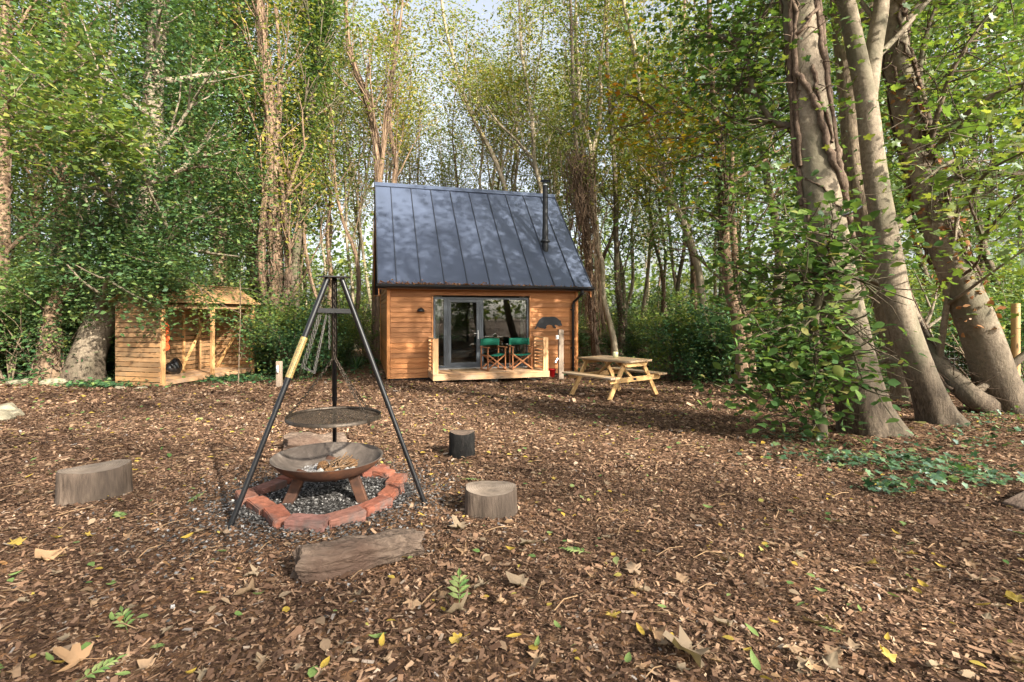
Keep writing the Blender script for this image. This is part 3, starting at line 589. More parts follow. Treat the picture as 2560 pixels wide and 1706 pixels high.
# badger silhouette
bz = [(0, .12), (.04, .17), (.07, .23), (.12, .29), (.19, .335), (.28, .345), (.38, .345), (.48, .355), (.55, .35), (.61, .33), (.66, .30), (.70, .265), (.735, .235), (.75, .25), (.765, .225), (.755, .20), (.78, .155), (.80, .10), (.79, .085), (.74, .09), (.70, .075), (.64, .10), (.60, .12), (.56, .105), (.585, .07), (.61, .04), (.60, .015), (.565, .02), (.535, .03), (.505, .07), (.48, .105), (.41, .115), (.34, .10), (.30, .075), (.315, .03), (.30, .01), (.255, .0), (.20, .025), (.13, .03), (.075, .045), (.045, .075), (.01, .02), (-.03, -.01), (-.055, .015), (-.02, .05), (.005, .085)]
mb = MB(); mb.prism([(x, z) for x, z in bz][::-1], .006)
bo = part('badger_silhouette', mb, M['dark_metal']); tag(bo, 'black metal badger silhouette fixed to the orange timber wall', 'wall ornament'); bo.location = at_cabin(4.13, -.042, 1.165); bo.rotation_euler = (0, 0, CY)
# doormat
mb = MB(); mb.box((0, 0, .008), (.75, .38, .016)); o = part('doormat', mb, M['mat'], None, None, .004); o.location = at_cabin(1.98, -.32, DZ); o.rotation_euler = (0, 0, CY + .03); tag(o, 'brown doormat on the deck by the glazed door', 'doormat')
# ------------------------------------------------------------------ director's chairs
def director_chair(label, s, t, rz):
    c = thing('director_chair', label, 'chair', at_cabin(s, t, DZ), CY + rz, "folding chairs on the cabin deck")
    for x in (-.265, .265):
        mb = MB(); mb.box((x, -.19, .305), (.028, .042, .61)); part('leg', mb, M['teak'], c, None, .003)
        mb = MB(); mb.box((x, .20, .43), (.028, .042, .86)); part('leg', mb, M['teak'], c, None, .003)
        mb = MB(); mb.box((x, .0, .018), (.03, .50, .03)); mb.box((x, 0, .40), (.026, .40, .035)); part('side_rail', mb, M['teak'], c, None, .003)
        mb = MB(); mb.box((x, -.02, .622), (.055, .50, .022)); part('armrest', mb, M['teak'], c, None, .005)
    for y in (-.215, .175):
        for q in (-1, 1):
            mb = MB(); mb.beam((-q * .25, y + q * .008, .05), (q * .25, y + q * .008, .42), .022, .034, (0, 0, 1)); part('cross_leg', mb, M['teak'], c, None, .002)
    n = 10; mb = MB(); vs = []
    for k in (0, .012):
        for j in (0, 1):
            for i in range(n + 1): u = i / n; vs.append((-.265 + .53 * u, -.2 + .4 * j, .425 + k - .045 * math.sin(math.pi * u)))
    q = n + 1; fs = [(i, i + 1, q + i + 1, q + i) for i in range(n)] + [(2 * q + i, 3 * q + i, 3 * q + i + 1, 2 * q + i + 1) for i in range(n)] + [(i, 2 * q + i, 2 * q + i + 1, i + 1) for i in range(n)]
    mb.add(vs, fs, True); part('seat', mb, M['green_cloth'], c)
    mb = MB(); vs = []
    for k in (0, .012):
        for j in (.66, .845):
            for i in range(n + 1): u = i / n; vs.append((-.285 + .57 * u, .178 + k + .035 * math.sin(math.pi * u), j))
    mb.add(vs, [(i, i + 1, q + i + 1, q + i) for i in range(n)] + [(2 * q + i, 3 * q + i, 3 * q + i + 1, 2 * q + i + 1) for i in range(n)] + [(i, 2 * q + i, 2 * q + i + 1, i + 1) for i in range(n)] + [(q + i, q + i + 1, 3 * q + i + 1, 3 * q + i) for i in range(n)], True)
    for x in (-.265, .265): mb.tube([(x, .2, .655), (x, .2, .85)], .030, 8)
    part('backrest', mb, M['green_cloth'], c); return c
director_chair('green canvas folding chair beside the glazed door', 2.74, -.52, R(14))
director_chair('green canvas folding chair with yellow leaves on its seat, next to the balustrade', 3.53, -.48, R(-4))
# ------------------------------------------------------------------ post with spotlight, bollard, bucket
def post_light(name, label, cat, px, py, h, wd, rz, spot_z, tall):
    x, y = G(px, py); z = g1(x, y); t = thing(name, label, cat, (x, y, z), rz)
    mb = MB(); mb.box((0, 0, h / 2 - .1), (wd, wd * .8, h + .2)); part('post', mb, M['oak_grey'], t, None, .006)
    sp = MB(); d = Vector((-.6, -.35, -.8)).normalized() if tall else Vector((.25, -.3, -1)).normalized(); c = Vector((-wd / 2 - .07 if tall else .015, -.03 if tall else -wd * .4 - .05, spot_z))
    sp.tube([c - d * .075, c + d * .075], .034, 14); sp.tube([c + d * .0, Vector((-wd / 2 + .005 if tall else .015, 0 if tall else -wd * .38, spot_z + .04))], .012, 8); part('spotlight', sp, M['steel'], t)
    if tall:
        mb = MB(); mb.box((-wd / 2 - .035, -.01, h - .21), (.07, .075, .105)); part('socket_box', mb, M['white'], t, None, .006)
        mb = MB(); 
        for zz in (h - .26, .45): mb.tube([(wd / 2, 0, zz), (wd / 2 + .03, 0, zz)], .02, 8)
        part('bolt', mb, M['dark_metal'], t)
    return t
post_light('lamp_post', 'tall grey timber post with white socket box and steel spotlight', 'post light', 1402, 951, 1.36, .135, R(12), .52, True)
post_light('bollard_light', 'short grey timber bollard with one steel spotlight', 'bollard light', 698, 969, .60, .115, R(-6), .43, False)
x, y = G(1379, 943.5); mb = MB(); mb.lathe([(.001, .004), (.085, .004), (.125, .225), (.13, .225), (.13, .235), (.118, .235), (.08, .015), (.001, .015)], (0, 0, 0), 22)
bt = thing('bucket', 'red bucket standing by the corner of the deck', 'bucket', (x, y, g1(x, y))); part('pail', mb, M['red'], bt)
mb = MB(); mb.tube([(.127 * math.cos(a), -.03 - .05 * math.sin(a), .215 - .09 * math.sin(a)) for a in np.linspace(0, math.pi, 12)], .004, 6); part('handle', mb, M['steel'], bt)
# ------------------------------------------------------------------ picnic table (x = length, y = width)
TA = R(36) + R(90); tc_ = Vector((2.0, 10.02)); tz = g1(*tc_)
tb = thing('picnic_table', 'pale timber picnic table with attached benches beside the cabin', 'picnic table', (tc_.x, tc_.y, tz), TA)
TL = 1.22; 
mb = MB(); 
for i in range(5): mb.box((0, -.31 + i * .155, .705), (TL, .148, .034))
part('tabletop', mb, M['pine_top'], tb, None, .004)
for s in (-1, 1):
    mb = MB()
    for k in (0, 1): mb.box((0.0, s * (.60 + k * .128), .432), (TL + .08, .122, .034))
    part('seat', mb, M['pine_top'], tb, None, .004)
for e in (-1, 1):
    x = e * (TL / 2 - .12)
    for s in (-1, 1): 
        mb = MB(); mb.beam((x, s * .69, -.02), (x, s * .24, .686), .034, .088, (0, 1, .4)); part('leg', mb, M['pine_z'], tb, None, .003)
    mb = MB(); xx = x + e * .036; mb.prism([(-.74, .415), (-.68, .325), (.68, .325), (.74, .415)], .034, Matrix(((0, 1, 0), (1, 0, 0), (0, 0, 1)))); mb.v = [(v[0] + xx, v[1], v[2]) for v in mb.v]; cb = part('crossbeam', mb, M['pine'], tb, None, .003)
    bl = MB()
    for s in (-1, 1):
        for d in (-.03, .03): bl.tube([(xx + e * .016, s * .47 + d, .37 + d * .7), (xx + e * .024, s * .47 + d, .37 + d * .7)], .012, 8)
    part('bolt', bl, M['steel'], cb)
    if e < 0: mb = MB(); mb.box((xx + e * .02, .03, .372), (.004, .075, .04)); part('maker_plate', mb, M['dark_metal'], cb)
    mb = MB(); mb.prism([(-.36, .685), (-.29, .60), (.29, .60), (.36, .685)], .034, Matrix(((0, 1, 0), (1, 0, 0), (0, 0, 1)))); mb.v = [(v[0] + xx, v[1], v[2]) for v in mb.v]; part('top_batten', mb, M['pine'], tb, None, .003)
    mb = MB(); mb.beam((x - e * .0, 0, .345), (e * .05, 0, .68), .07, .034, (0, 0, 1)); part('brace', mb, M['pine'], tb, None, .003)
# jar on the table
mb = MB(); mb.lathe([(.001, 0), (.05, .001), (.054, .01), (.054, .105), (.048, .112), (.044, .106), (.046, .012), (.001, .008)], (0, 0, 0), 24)
m, t, out = nodes('jar_glass'); p = principled(t, out, (0.62, 0.60, 0.34), 0.25, 0, 0.6); M['jar'] = m
o = part('candle_jar', mb, M['jar']); o.location = (tc_.x + .05, tc_.y + .12, tz + .7225); tag(o, 'small pale green glass jar standing on the picnic table', 'jar')
# ------------------------------------------------------------------ log store
sx_, sy_ = G(404, 966); SA = R(77); sz = g1(sx_, sy_)
shed = thing('log_store', 'open-fronted slatted timber log store with sloping board roof', 'log store', (sx_, sy_, sz), SA)   # local x along the open front, y towards the back
SLN, SD, SH = 3.05, 1.33, 1.95
mb = MB(); rng = random.Random(3)
def slats_wall(mb, axis, a0, a1, fixed, z0, z1, pitch_=.118, h=.104, gap_first=0):
    z = z0
    while z < z1 - .03:
        hh = h * rng.uniform(.94, 1.02); L = a1 - a0; c = (a0 + a1) / 2; tilt = rng.uniform(-.004, .004)
        if axis == 'x': mb.box((c, fixed + rng.uniform(-.003, .003), z + hh / 2), (L, .02, hh), Matrix.Rotation(tilt, 3, 'Y'))
        else: mb.box((fixed + rng.uniform(-.003, .003), c, z + hh / 2), (.02, L, hh), Matrix.Rotation(tilt, 3, 'X'))
        z += pitch_
for xs, nm in ((-.03, 'side_wall'), (SLN + .03, 'side_wall')):
    mb = MB(); slats_wall(mb, 'y', .0, SD, xs, -.02, 1.92)
    z = 1.95
    while z < 2.3: k = (z - 1.9) / .55 * .62; mb.box((xs, SD / 2, z + .05), (.02, max(.1, SD - 2 * k), .1)); z += .112
    part(nm, mb, M['shed_y'], shed, None, .003)
mb = MB(); slats_wall(mb, 'x', -.02, SLN + .02, SD + .02, .05, 1.95); part('back_wall', mb, M['shed_x'], shed, None, .003)
for x in (.035, SLN / 2, SLN - .035):
    mb = MB(); mb.box((x, .0, SH / 2 - .03), (.085, .075, SH + .06)); part('post', mb, M['shed_z'], shed, None, .004)
mb = MB()
for x in (.6, 1.15, 1.9, 2.45): mb.box((x, SD - .02, 1.0), (.065, .05, 1.9))
part('stud', mb, M['shed_z'], shed, None, .004)
for a, b in (((.06, SD - .05, .75), (.55, SD - .05, .1)), ((.68, SD - .05, .1), (1.45, SD - .05, 1.25)), ((SLN - .05, .10, 1.85), (SLN - .05, SD - .1, .12)), ((1.75, SD - .05, .1), (2.6, SD - .05, 1.5))):
    mb = MB(); mb.beam(a, b, .03, .08, (0, 0, 1)); part('brace', mb, M['pine'], shed, None, .003)
mb = MB()
for i in range(7): mb.box((SLN / 2, .09 + i * .19, .10), (SLN - .02, .18, .025))
mb.box((SLN / 2, .0, .055), (SLN - .2, .04, .09)); part('floor', mb, M['deck'], shed, None, .003)
mb = MB(); mb.box((SLN / 2, .0, SH - .05), (SLN - .1, .04, .09)); part('lintel', mb, M['shed_x'], shed)
mb = MB(); RD = SD / 2; rng2 = random.Random(8)
for side in (0, 1):
    for i in range(3):
        for seg in range(2):
            u0, u1 = i / 3, (i + 1.12) / 3; ya = -.16 + (RD + .16) * u0; yb = -.16 + (RD + .16) * min(u1, 1.04); za = SH + .02 + .50 * u0 + .014 * (i % 2 == 0); zb = SH + .02 + .50 * min(u1, 1.04) + .012
            if side: ya, yb = SD - ya, SD - yb
            L = SLN + .24; xa = -.12 + seg * L / 2; xb = xa + L / 2 - .004; dz = rng2.uniform(-.003, .003)
            v = [(xa, ya, za + .012 + dz), (xb, ya, za + .012), (xb, yb, zb - .006), (xa, yb, zb - .006 + dz)]; mb.add(v + [(p[0], p[1], p[2] + .022) for p in v], [(0, 3, 2, 1), (4, 5, 6, 7), (0, 1, 5, 4), (1, 2, 6, 5), (2, 3, 7, 6), (3, 0, 4, 7)])
mb.box((SLN / 2, RD, SH + .555), (SLN + .2, .17, .025)); part('roof', mb, M['shed_x'], shed, None, .003)
Ms = Matrix.Translation((sx_, sy_, sz)) @ Matrix.Rotation(SA, 4, 'Z')
def in_shed(x, y, z): return Ms @ Vector((x, y, z))
bm = bmesh.new(); bmesh.ops.create_icosphere(bm, subdivisions=4, radius=.19); rngn = np.random.default_rng(5); dirs = rngn.normal(0, 1, (26, 3)); dirs /= np.linalg.norm(dirs, axis=1, keepdims=True)
for v in bm.verts:
    n = np.array(v.co) / .19; k = np.max(dirs @ n); f = 1 + .35 * (k - .9) + .05 * math.sin(9 * n[0] + 5 * n[2]); v.co = Vector((n[0] * .22 * f, n[1] * .17 * f, n[2] * .17 * f + (.10 * max(0, n[2]) ** 6 if n[2] > 0 else 0)))
me = bpy.data.meshes.new('bag'); bm.to_mesh(me); bm.free(); me.materials.append(M['bag']); o = link('rubbish_bag', me); o.location = in_shed(1.25, .95, .285); o.rotation_euler = (0, .25, SA); tag(o, 'black plastic bag on the floor of the log store', 'bag')
mb = MB(); rngb = random.Random(4)
for i in range(26):
    z = 1.0 + i * .026; wv = .06 * math.sin(i * .7) ; q = [(-.0 + .13 * u + wv * .3, .02 * math.sin(u * 7 + i), z + rngb.uniform(-.008, .008)) for u in np.linspace(0, 1, 7)]; mb.tube(q, .006, 4)
for i in range(7): u = i / 6; mb.tube([(.13 * u + .018 * math.sin(k * .7), .02 * math.sin(u * 7 + k), 1.0 + k * .026) for k in range(26)], .004, 4)
o = part('orange_netting', mb, M['orange_net']); o.location = in_shed(.13, .12, -.15); o.rotation_euler = (0, 0, SA - .6); tag(o, 'strip of orange net hanging inside the log store post', 'netting')
# ------------------------------------------------------------------ fire site
ax, ay = -1.10, 3.17; az_ = 1.818
feet = []
for p in ((575, 1325), (1062, 1258)): x, y = G(*p); feet.append(Vector((x, y, g1(x, y))))
feet.append(Vector((-1.33, 3.84, g1(-1.33, 3.84)))); apex = Vector((ax, ay, az_))
trip = thing('cooking_tripod', 'tall black steel cooking tripod standing over the fire bowl', 'tripod', (ax, ay, g1(ax, ay))); T0 = Vector(trip.location)
tops = []
for i, fpt in enumerate(feet):
    d = (fpt - apex).normalized(); hd = Vector((d.x, d.y, 0)).normalized(); top = apex + hd * (.045 if i < 2 else .03); tops.append((top, fpt)); L = MB(); mid = top.lerp(fpt, .56)
    L.tube([top - T0, mid - T0], .0165, 12); L.tube([mid - T0, fpt - T0], .0145, 12); lo = part('leg', L, M['black'], trip)
    mb = MB(); dd = (fpt - top).normalized()
    for k in (0, .018): mb.tube([mid - T0 + dd * (k - .012), mid - T0 + dd * (k - .005)], .0185, 12)
    mb.tube([fpt - T0 - dd * .02, fpt - T0 + dd * .006], .020, 10); part('collar', mb, M['black'], lo)
    if i == 0:
        a, b = top.lerp(fpt, .265), top.lerp(fpt, .435); mb = MB(); mb.tube([a - T0, b - T0], .0205, 14); sl = part('label_sleeve', mb, M['brass'], lo)
        txt = MB(); ax_d = (b - a).normalized(); vd = (Vector((0, 0, EYE)) - a).normalized(); sd_ = ax_d.cross(vd).normalized(); nn = sd_.cross(ax_d).normalized(); rt = random.Random(2)
        for row in range(3):
            u = .06
            while u < .94:
                l = rt.uniform(.008, .03); cpt = a.lerp(b, u) + nn * .0206 * (1 - abs(row - 1) * .08) + sd_ * (row - 1) * .009; txt.beam(cpt - T0, cpt + ax_d * l - T0, .0028, .0016, nn); u += (l + .006) / (b - a).length
        part('small_print', txt, M['dark_metal'], sl)
mb = MB(); 
for k in range(3): pass
pl = [apex + (tops[k][0] - apex).normalized() * .085 for k in range(3)]; c_ = (pl[0] + pl[1] + pl[2]) / 3
hexp = []
for k in range(3):
    d = (pl[k] - c_); sd_ = Vector((-d.y, d.x, 0)).normalized() * .03; hexp += [pl[k] - sd_, pl[k] + sd_]
mb.add([p - T0 + Vector((0, 0, h)) for h in (.006, .014) for p in hexp], [tuple(range(6))[::-1], tuple(range(6, 12))] + [(i, (i + 1) % 6, 6 + (i + 1) % 6, 6 + i) for i in range(6)]); part('top_plate', mb, M['black'], trip)
mb = MB(); q = [tops[k][0].lerp(tops[k][1], .145) for k in range(3)]
for k in range(3): mb.beam(q[k] - T0, q[(k + 1) % 3] - T0, .005, .028, (0, 0, 1))
part('brace', mb, M['black'], trip)
def chain(mb, a, b, link_=.030, r=.0022, sag=0.0):
    a = Vector(a); b = Vector(b); L = (b - a).length; n = max(2, int(L / (link_ * .74)))
    pts = [a.lerp(b, i / n) - Vector((0, 0, sag * 4 * (i / n) * (1 - i / n))) for i in range(n + 1)]
    for i in range(n):
        d = (pts[i + 1] - pts[i]).normalized(); s = d.cross(Vector((.3, 1, .1))).normalized(); u = s.cross(d)
        if i % 2: s, u = u, -s
        c = (pts[i] + pts[i + 1]) / 2; lp = []
        for k in range(10): a_ = k / 10 * 2 * math.pi; lp.append(c + d * math.cos(a_) * link_ * .5 + s * math.sin(a_) * link_ * .28)
        mb.tube(lp + lp[:2], r, 4, cap=False)
knot = Vector((ax - .0, ay - .0, 1.335)); mb = MB(); chain(mb, apex - T0 - Vector((0, 0, .02)), knot - T0); part('lifting_chain', mb, M['iron_brown'], trip)
mb = MB(); la = tops[0][0].lerp(tops[0][1], .12) + Vector((.012, .03, 0)); lb = tops[0][0].lerp(tops[0][1], .30) + Vector((.02, .03, -.03)); hb = tops[0][0].lerp(tops[0][1], .16) + Vector((.02, .035, 0))
chain(mb, la - T0, la - T0 + Vector((-.03, 0, -.12)), .020, .0015); 
for k in range(2):
    p = [hb - T0 + Vector((.01 * k, .01 * k, 0)), lb - T0 + Vector((.008 * k - .03, .02 * k, -.10)), lb - T0 + Vector((.04, .02 * k, -.13 - .01 * k)), hb - T0 + Vector((.035, .02, -.01))]
    for i in range(3): chain(mb, p[i], p[i + 1], .020, .0015)
chain(mb, hb - T0 + Vector((.05, .03, 0)), hb - T0 + Vector((.05, .03, -.22)), .020, .0015); part('spare_chain', mb, M['chain_steel'], trip)
# cooking grate
gc = Vector((ax + .0, ay, .965)); grate = thing('cooking_grate', 'round iron cooking grate hanging on chains below the tripod', 'grate', gc, 0); grate.rotation_euler = (R(0), R(.6), 0); GR = .281
mb = MB(); mb.lathe([(GR, -.011), (GR, .012), (GR - .005, .012), (GR - .005, -.011), (GR, -.011)], (0, 0, 0), 64); part('rim', mb, M['iron_brown'], grate)
mb = MB(); n = 15
for dirn in (0, 1):
    for i in range(-n, n + 1):
        off = i * .0195; s = 0.62
        dv = Vector((math.cos(s if dirn else -s), math.sin(s if dirn else -s), 0)); nv = Vector((-dv.y, dv.x, 0))
        if abs(off) < GR - .01: h = math.sqrt((GR - .005) ** 2 - off ** 2); mb.beam(nv * off - dv * h + Vector((0, 0, -.006)), nv * off + dv * h + Vector((0, 0, -.006)), .0026, .0026, (0, 0, 1))
part('mesh', mb, M['iron_brown'], grate)
Mg = (Matrix.Translation(gc) @ grate.rotation_euler.to_matrix().to_4x4()).inverted()
for a in (R(176), R(62), R(-28)):
    mb = MB(); e = Vector((GR * math.cos(a), GR * math.sin(a), .012)); chain(mb, Mg @ knot, e, .030, .0027, .012); ee = e * 1.0
    mb.box((e.x * 1.012, e.y * 1.012, 0), (.012, .012, .05)); part('chain', mb, M['iron_brown'], grate)
# fire bowl
bx_, by_ = -1.13, 3.15; brz = .722; bowl = thing('fire_bowl', 'rusty round fire bowl on splayed legs inside the brick ring', 'fire bowl', (bx_, by_, brz)); bowl.rotation_euler = (R(.3), R(1.4), 0)
mb = MB(); BR = .324
prof_o = [(BR * math.sin(u), -.135 * (math.cos(u) ** 0.8)) for u in np.linspace(.02, math.pi / 2, 14)]; prof_o = [(BR * (u ** .5), -.100 * (1 - u ** 2.4)) for u in np.linspace(0.0005, 1, 18)]
prof_i = [((r - .006) if r > .02 else r, z + .006) for r, z in prof_o][::-1]
mb.cur = 0; mb.lathe(prof_o + [(BR + .004, .006)], (0, 0, 0), 48); mb.cur = 1; mb.lathe([(BR + .004, .006), (BR - .004, .006)] + prof_i, (0, 0, 0), 48)
part('bowl', mb, [M['rust'], M['bowl_in']], bowl)
Mb = (Matrix.Translation((bx_, by_, brz)) @ bowl.rotation_euler.to_matrix().to_4x4()).inverted()
for (tp, ft) in (((-1.265, 3.10), G(712, 1277)), ((-.975, 3.11), G(912, 1263)), ((-1.19, 3.36), G(835, 1212))):
    mb = MB(); zt_ = .622; a = Mb @ Vector((tp[0], tp[1], zt_ + .03)); b = Mb @ Vector((ft[0], ft[1], g1(*ft) - .01)); mb.beam(a, b, .062, .038, (0, -1, .2)); part('leg', mb, M['rust'], bowl, None, .004)
rng = np.random.default_rng(11)
def in_bowl_z(r): u = min(1, (r / BR)) ** 2; return -.100 * (1 - u ** 2.4)
P = []
for i in range(2600):
    r = .16 * math.sqrt(rng.uniform()); a = rng.uniform(0, 6.28); P.append((bx_ + r * math.cos(a) - .02, by_ + r * math.sin(a), brz + in_bowl_z(r) + .006 + rng.uniform(0, .012)))
V, Fa = leaf_arrays(P, .014, RHOMB, rng, .7); o = link('ash', np_mesh('ash', V, Fa, M['ash'])); tag(o, 'pale grey ash lying in the fire bowl', 'ash', None, 'stuff')
mb = MB(); rr = random.Random(6)
for i in range(9):
    r = rr.uniform(.03, .17); a = rr.uniform(-2.6, .4); bm = bmesh.new(); bmesh.ops.create_icosphere(bm, subdivisions=1, radius=rr.uniform(.016, .032))
    for v in bm.verts: v.co = Vector((v.co.x * rr.uniform(.6, 1.4), v.co.y * rr.uniform(.6, 1.4), v.co.z * rr.uniform(.5, 1.1)))
    me = bpy.data.meshes.new('charred_lump'); bm.to_mesh(me); bm.free(); me.materials.append(M['concrete']); o = link('charred_lump', me); o.location = (bx_ + .03 + r * math.cos(a), by_ - .02 + r * math.sin(a) * .7, brz + in_bowl_z(r) + .022); o.rotation_euler = (0, 0, rr.uniform(0, 6)); tag(o, 'pale burnt lump lying in the ash of the fire bowl', 'burnt lump', 'burnt lumps in the fire bowl')
kt = thing('kindling', 'loose bundle of dry twigs laid in the fire bowl', 'kindling', (bx_ + .06, by_ + .0, brz - .08))
for i in range(26):
    mb = MB(); a = rr.uniform(-.9, .9) + 1.0; c = Vector((rr.uniform(-.07, .07), rr.uniform(-.04, .04), rr.uniform(.005, .05))); d = Vector((math.cos(a), math.sin(a) * .6, rr.uniform(-.1, .8))).normalized() * rr.uniform(.04, .085); mb.tube([c - d, c + Vector((0, 0, .005)), c + d], rr.uniform(.003, .006), 5); part('stick', mb, M['kindling'], kt)
for (dx, dy, s, lab) in ((-.055, -.005, 1.0, 'brown pine cone lying flat beside the kindling'), (-.005, -.075, .85, 'dark open pine cone at the front of the kindling'), (.085, .045, .9, 'pine cone resting behind the kindling twigs')):
    mb = MB()
    for k in range(9):
        r = .032 * math.sin(math.pi * (.12 + .8 * k / 9)) * s; z = k * .008 * s
        for j in range(9): a = j * .698 + k * .35; mb.add([(r * .3 * math.cos(a), r * .3 * math.sin(a), z), (r * 1.15 * math.cos(a - .3), r * 1.15 * math.sin(a - .3), z + .006), (r * 1.3 * math.cos(a), r * 1.3 * math.sin(a), z + .004), (r * 1.15 * math.cos(a + .3), r * 1.15 * math.sin(a + .3), z + .006)], [(0, 1, 2, 3)])
    mb.tube([(0, 0, 0), (0, 0, .07 * s)], .008, 6); o = part('pine_cone', mb, M['cone']); o.location = (bx_ + .05 + dx, by_ + dy, brz - .08); o.rotation_euler = (1.2, .4, dx * 40); tag(o, lab, 'pine cone', 'pine cones in the fire bowl')
# bricks
bricks = [((719, 1332), (800, 1332), 'purplish-red brick lying square across the front of the fire ring'), ((827, 1324), (914, 1302), 'orange-red brick next to the squared front brick of the fire ring'), ((916, 1295), (985, 1267), 'pale orange brick with soot spots near the log end'), ((980, 1257), (1012, 1231), 'short-looking brick under the foot of the tripod'),
          ((996, 1226), (1021, 1200), 'bright red brick at the turn of the fire ring'), ((988, 1192), (934, 1184), 'grey weathered brick in the fire ring beside the bowl'), ((950, 1182), (905, 1190), 'thin red brick partly behind the fire bowl'), ((656, 1303), (684, 1329), 'corner brick with a chipped end at the front of the ring'),
          ((612, 1276), (652, 1304), 'soot-speckled brick by the black tripod foot'), ((586, 1250), (603, 1279), 'brick half hidden by the tripod leg'), ((625, 1244), (690, 1220), 'long red brick behind the tripod leg'), ((690, 1213), (738, 1196), 'dark red brick behind the rusty bowl leg'), ((762, 1184), (812, 1176), 'brick hidden behind the fire bowl')]
ring_c = Vector((-1.2, 3.35))
for i, (a, b, lab) in enumerate(bricks):
    A = Vector(G(*a)); B = Vector(G(*b)); d = (B - A).normalized(); inw = Vector((-d.y, d.x)); mid = (A + B) / 2
    if (ring_c - mid).dot(inw) < 0: inw = -inw
    if i in (5,): inw = inw
    c = mid + inw * .05; rr = random.Random(40 + i); bm = bmesh.new(); bmesh.ops.create_cube(bm, size=1); bmesh.ops.scale(bm, vec=(.212, .102, .066), verts=bm.verts); bmesh.ops.bevel(bm, geom=bm.edges[:], offset=.005, segments=2, affect='EDGES'); bmesh.ops.subdivide_edges(bm, edges=[e for e in bm.edges if e.calc_length() > .05], cuts=5, use_grid_fill=True)
    for v in bm.verts: v.co += Vector((rr.gauss(0, 1), rr.gauss(0, 1), rr.gauss(0, 1))) * .0011
    me = bpy.data.meshes.new('brick'); bm.to_mesh(me); bm.free(); me.materials.append(M['brick']); o = link('brick', me); o.location = (c.x, c.y, g1(c.x, c.y) + .026); o.rotation_euler = (rr.uniform(-.05, .05), rr.uniform(-.05, .05), math.atan2(d.y, d.x) + rr.uniform(-.03, .03)); tag(o, lab, 'brick', 'bricks of the fire ring')
# stumps and logs
def stump(label, x, y, rx, ry, h, rz, bark, seed, sink=.03):
    t = thing('log_stump', label, 'stump', (x, y, g1(x, y)), rz); rng = np.random.default_rng(seed); n = 56; th = np.arange(n) * 2 * np.pi / n
    wob = 1 + .035 * np.sin(2 * th + seed) + .03 * np.sin(3 * th + 2 * seed) + .02 * np.sin(7 * th + seed) + rng.normal(0, .006, n); mb = MB(); vs = []
    lev = [(-sink, 1.03), (h * .3, 1.0), (h * .7, .985), (h - .008, .98), (h, .955)]
    for z, k in lev:
        for i in range(n): vs.append((rx * wob[i] * k * math.cos(th[i]), ry * wob[i] * k * math.sin(th[i]), z + (.010 * math.sin(th[i] * 2 + seed) if z > h * .5 else 0)))
    mb.add(vs, [(l * n + i, l * n + (i + 1) % n, (l + 1) * n + (i + 1) % n, (l + 1) * n + i) for l in range(len(lev) - 1) for i in range(n)], True); part('bark_side', mb, bark, t)
    mb = MB(); vs = [(0, 0, h + .002)]; 
    for k in (.33, .66, .957):
        for i in range(n): vs.append((rx * wob[i] * k * math.cos(th[i]), ry * wob[i] * k * math.sin(th[i]), h + .001 + .010 * math.sin(th[i] * 2 + seed) * k))
    mb.add(vs, [(0, 1 + i, 1 + (i + 1) % n) for i in range(n)] + [(1 + l * n + i, 1 + (l + 1) * n + i, 1 + (l + 1) * n + (i + 1) % n, 1 + l * n + (i + 1) % n) for l in range(2) for i in range(n)]); part('cut_top', mb, M['end_grain'] if bark is not M['char'] else M['oldlog'], t); return t
stump('long oval grey log stump standing alone left of the tripod', -2.67, 3.27, .185, .135, .20, R(38), M['stump'], 1)
stump('round pale stump beside the right foot of the tripod', -.125, 3.035, .150, .147, .15, R(10), M['stump'], 2)
stump('small charred black stump standing behind the tripod', -.44, 4.53, .110, .108, .215, R(50), M['char'], 3)
def log(label, a, b, ra, rb, seed, mat):
    a = Vector(a); b = Vector(b); t = thing('log', label, 'log', (a + b) / 2); n = 64; m_ = 46; rng = np.random.default_rng(seed); mb = MB(); d = (b - a).normalized(); s = d.cross(Vector((0, 0, 1))).normalized(); u = s.cross(d); vs = []
    for j in range(m_):
        f = j / (m_ - 1); c = a.lerp(b, f) - Vector(t.location) + u * .010 * math.sin(5 * f + seed) + s * .012 * math.sin(4 * f); r = (ra + (rb - ra) * f) * (1 + .07 * math.sin(8 * f + seed) + .04 * math.sin(19 * f)) * (1 - .10 * (abs(2 * f - 1) ** 12))
        for i in range(n):
            th = 2 * math.pi * i / n; k = r * (1 + .11 * math.sin(3 * th + 2.2 * f + seed) + .07 * math.sin(5 * th - 4 * f) + .07 * math.sin(11 * th + 9 * f) * math.sin(7 * f + th) + rng.normal(0, .02) + .06 * math.sin(12 * f + 2 * th) + .05 * math.sin(23 * th + 5 * math.sin(6 * f)) - .09 * math.exp(-((f - .62) / .05) ** 2) * max(0, math.sin(th + 1)) + .10 * math.exp(-((f - .2) / .08) ** 2) * max(0, math.sin(th))); vs.append(c + s * k * math.cos(th) + u * k * math.sin(th) * .95 + d * ((.016 * math.sin(3 * th + seed) + rng.normal(0, .004)) if j in (0, m_ - 1) else 0))
    mb.add(vs, [(j * n + i, j * n + (i + 1) % n, (j + 1) * n + (i + 1) % n, (j + 1) * n + i) for j in range(m_ - 1) for i in range(n)], True); part('bark_side', mb, mat, t)
    for j, cc in ((0, -1), (m_ - 1, 1)):
        mb = MB(); ring = vs[j * n:(j + 1) * n]; ctr = sum((Vector(v) for v in ring), Vector()) / n; mb.add([ctr + d * cc * .004] + ring, [((0, 1 + i, 1 + (i + 1) % n) if cc > 0 else (0, 1 + (i + 1) % n, 1 + i)) for i in range(n)]); part('cut_end', mb, M['oldlog'], t)
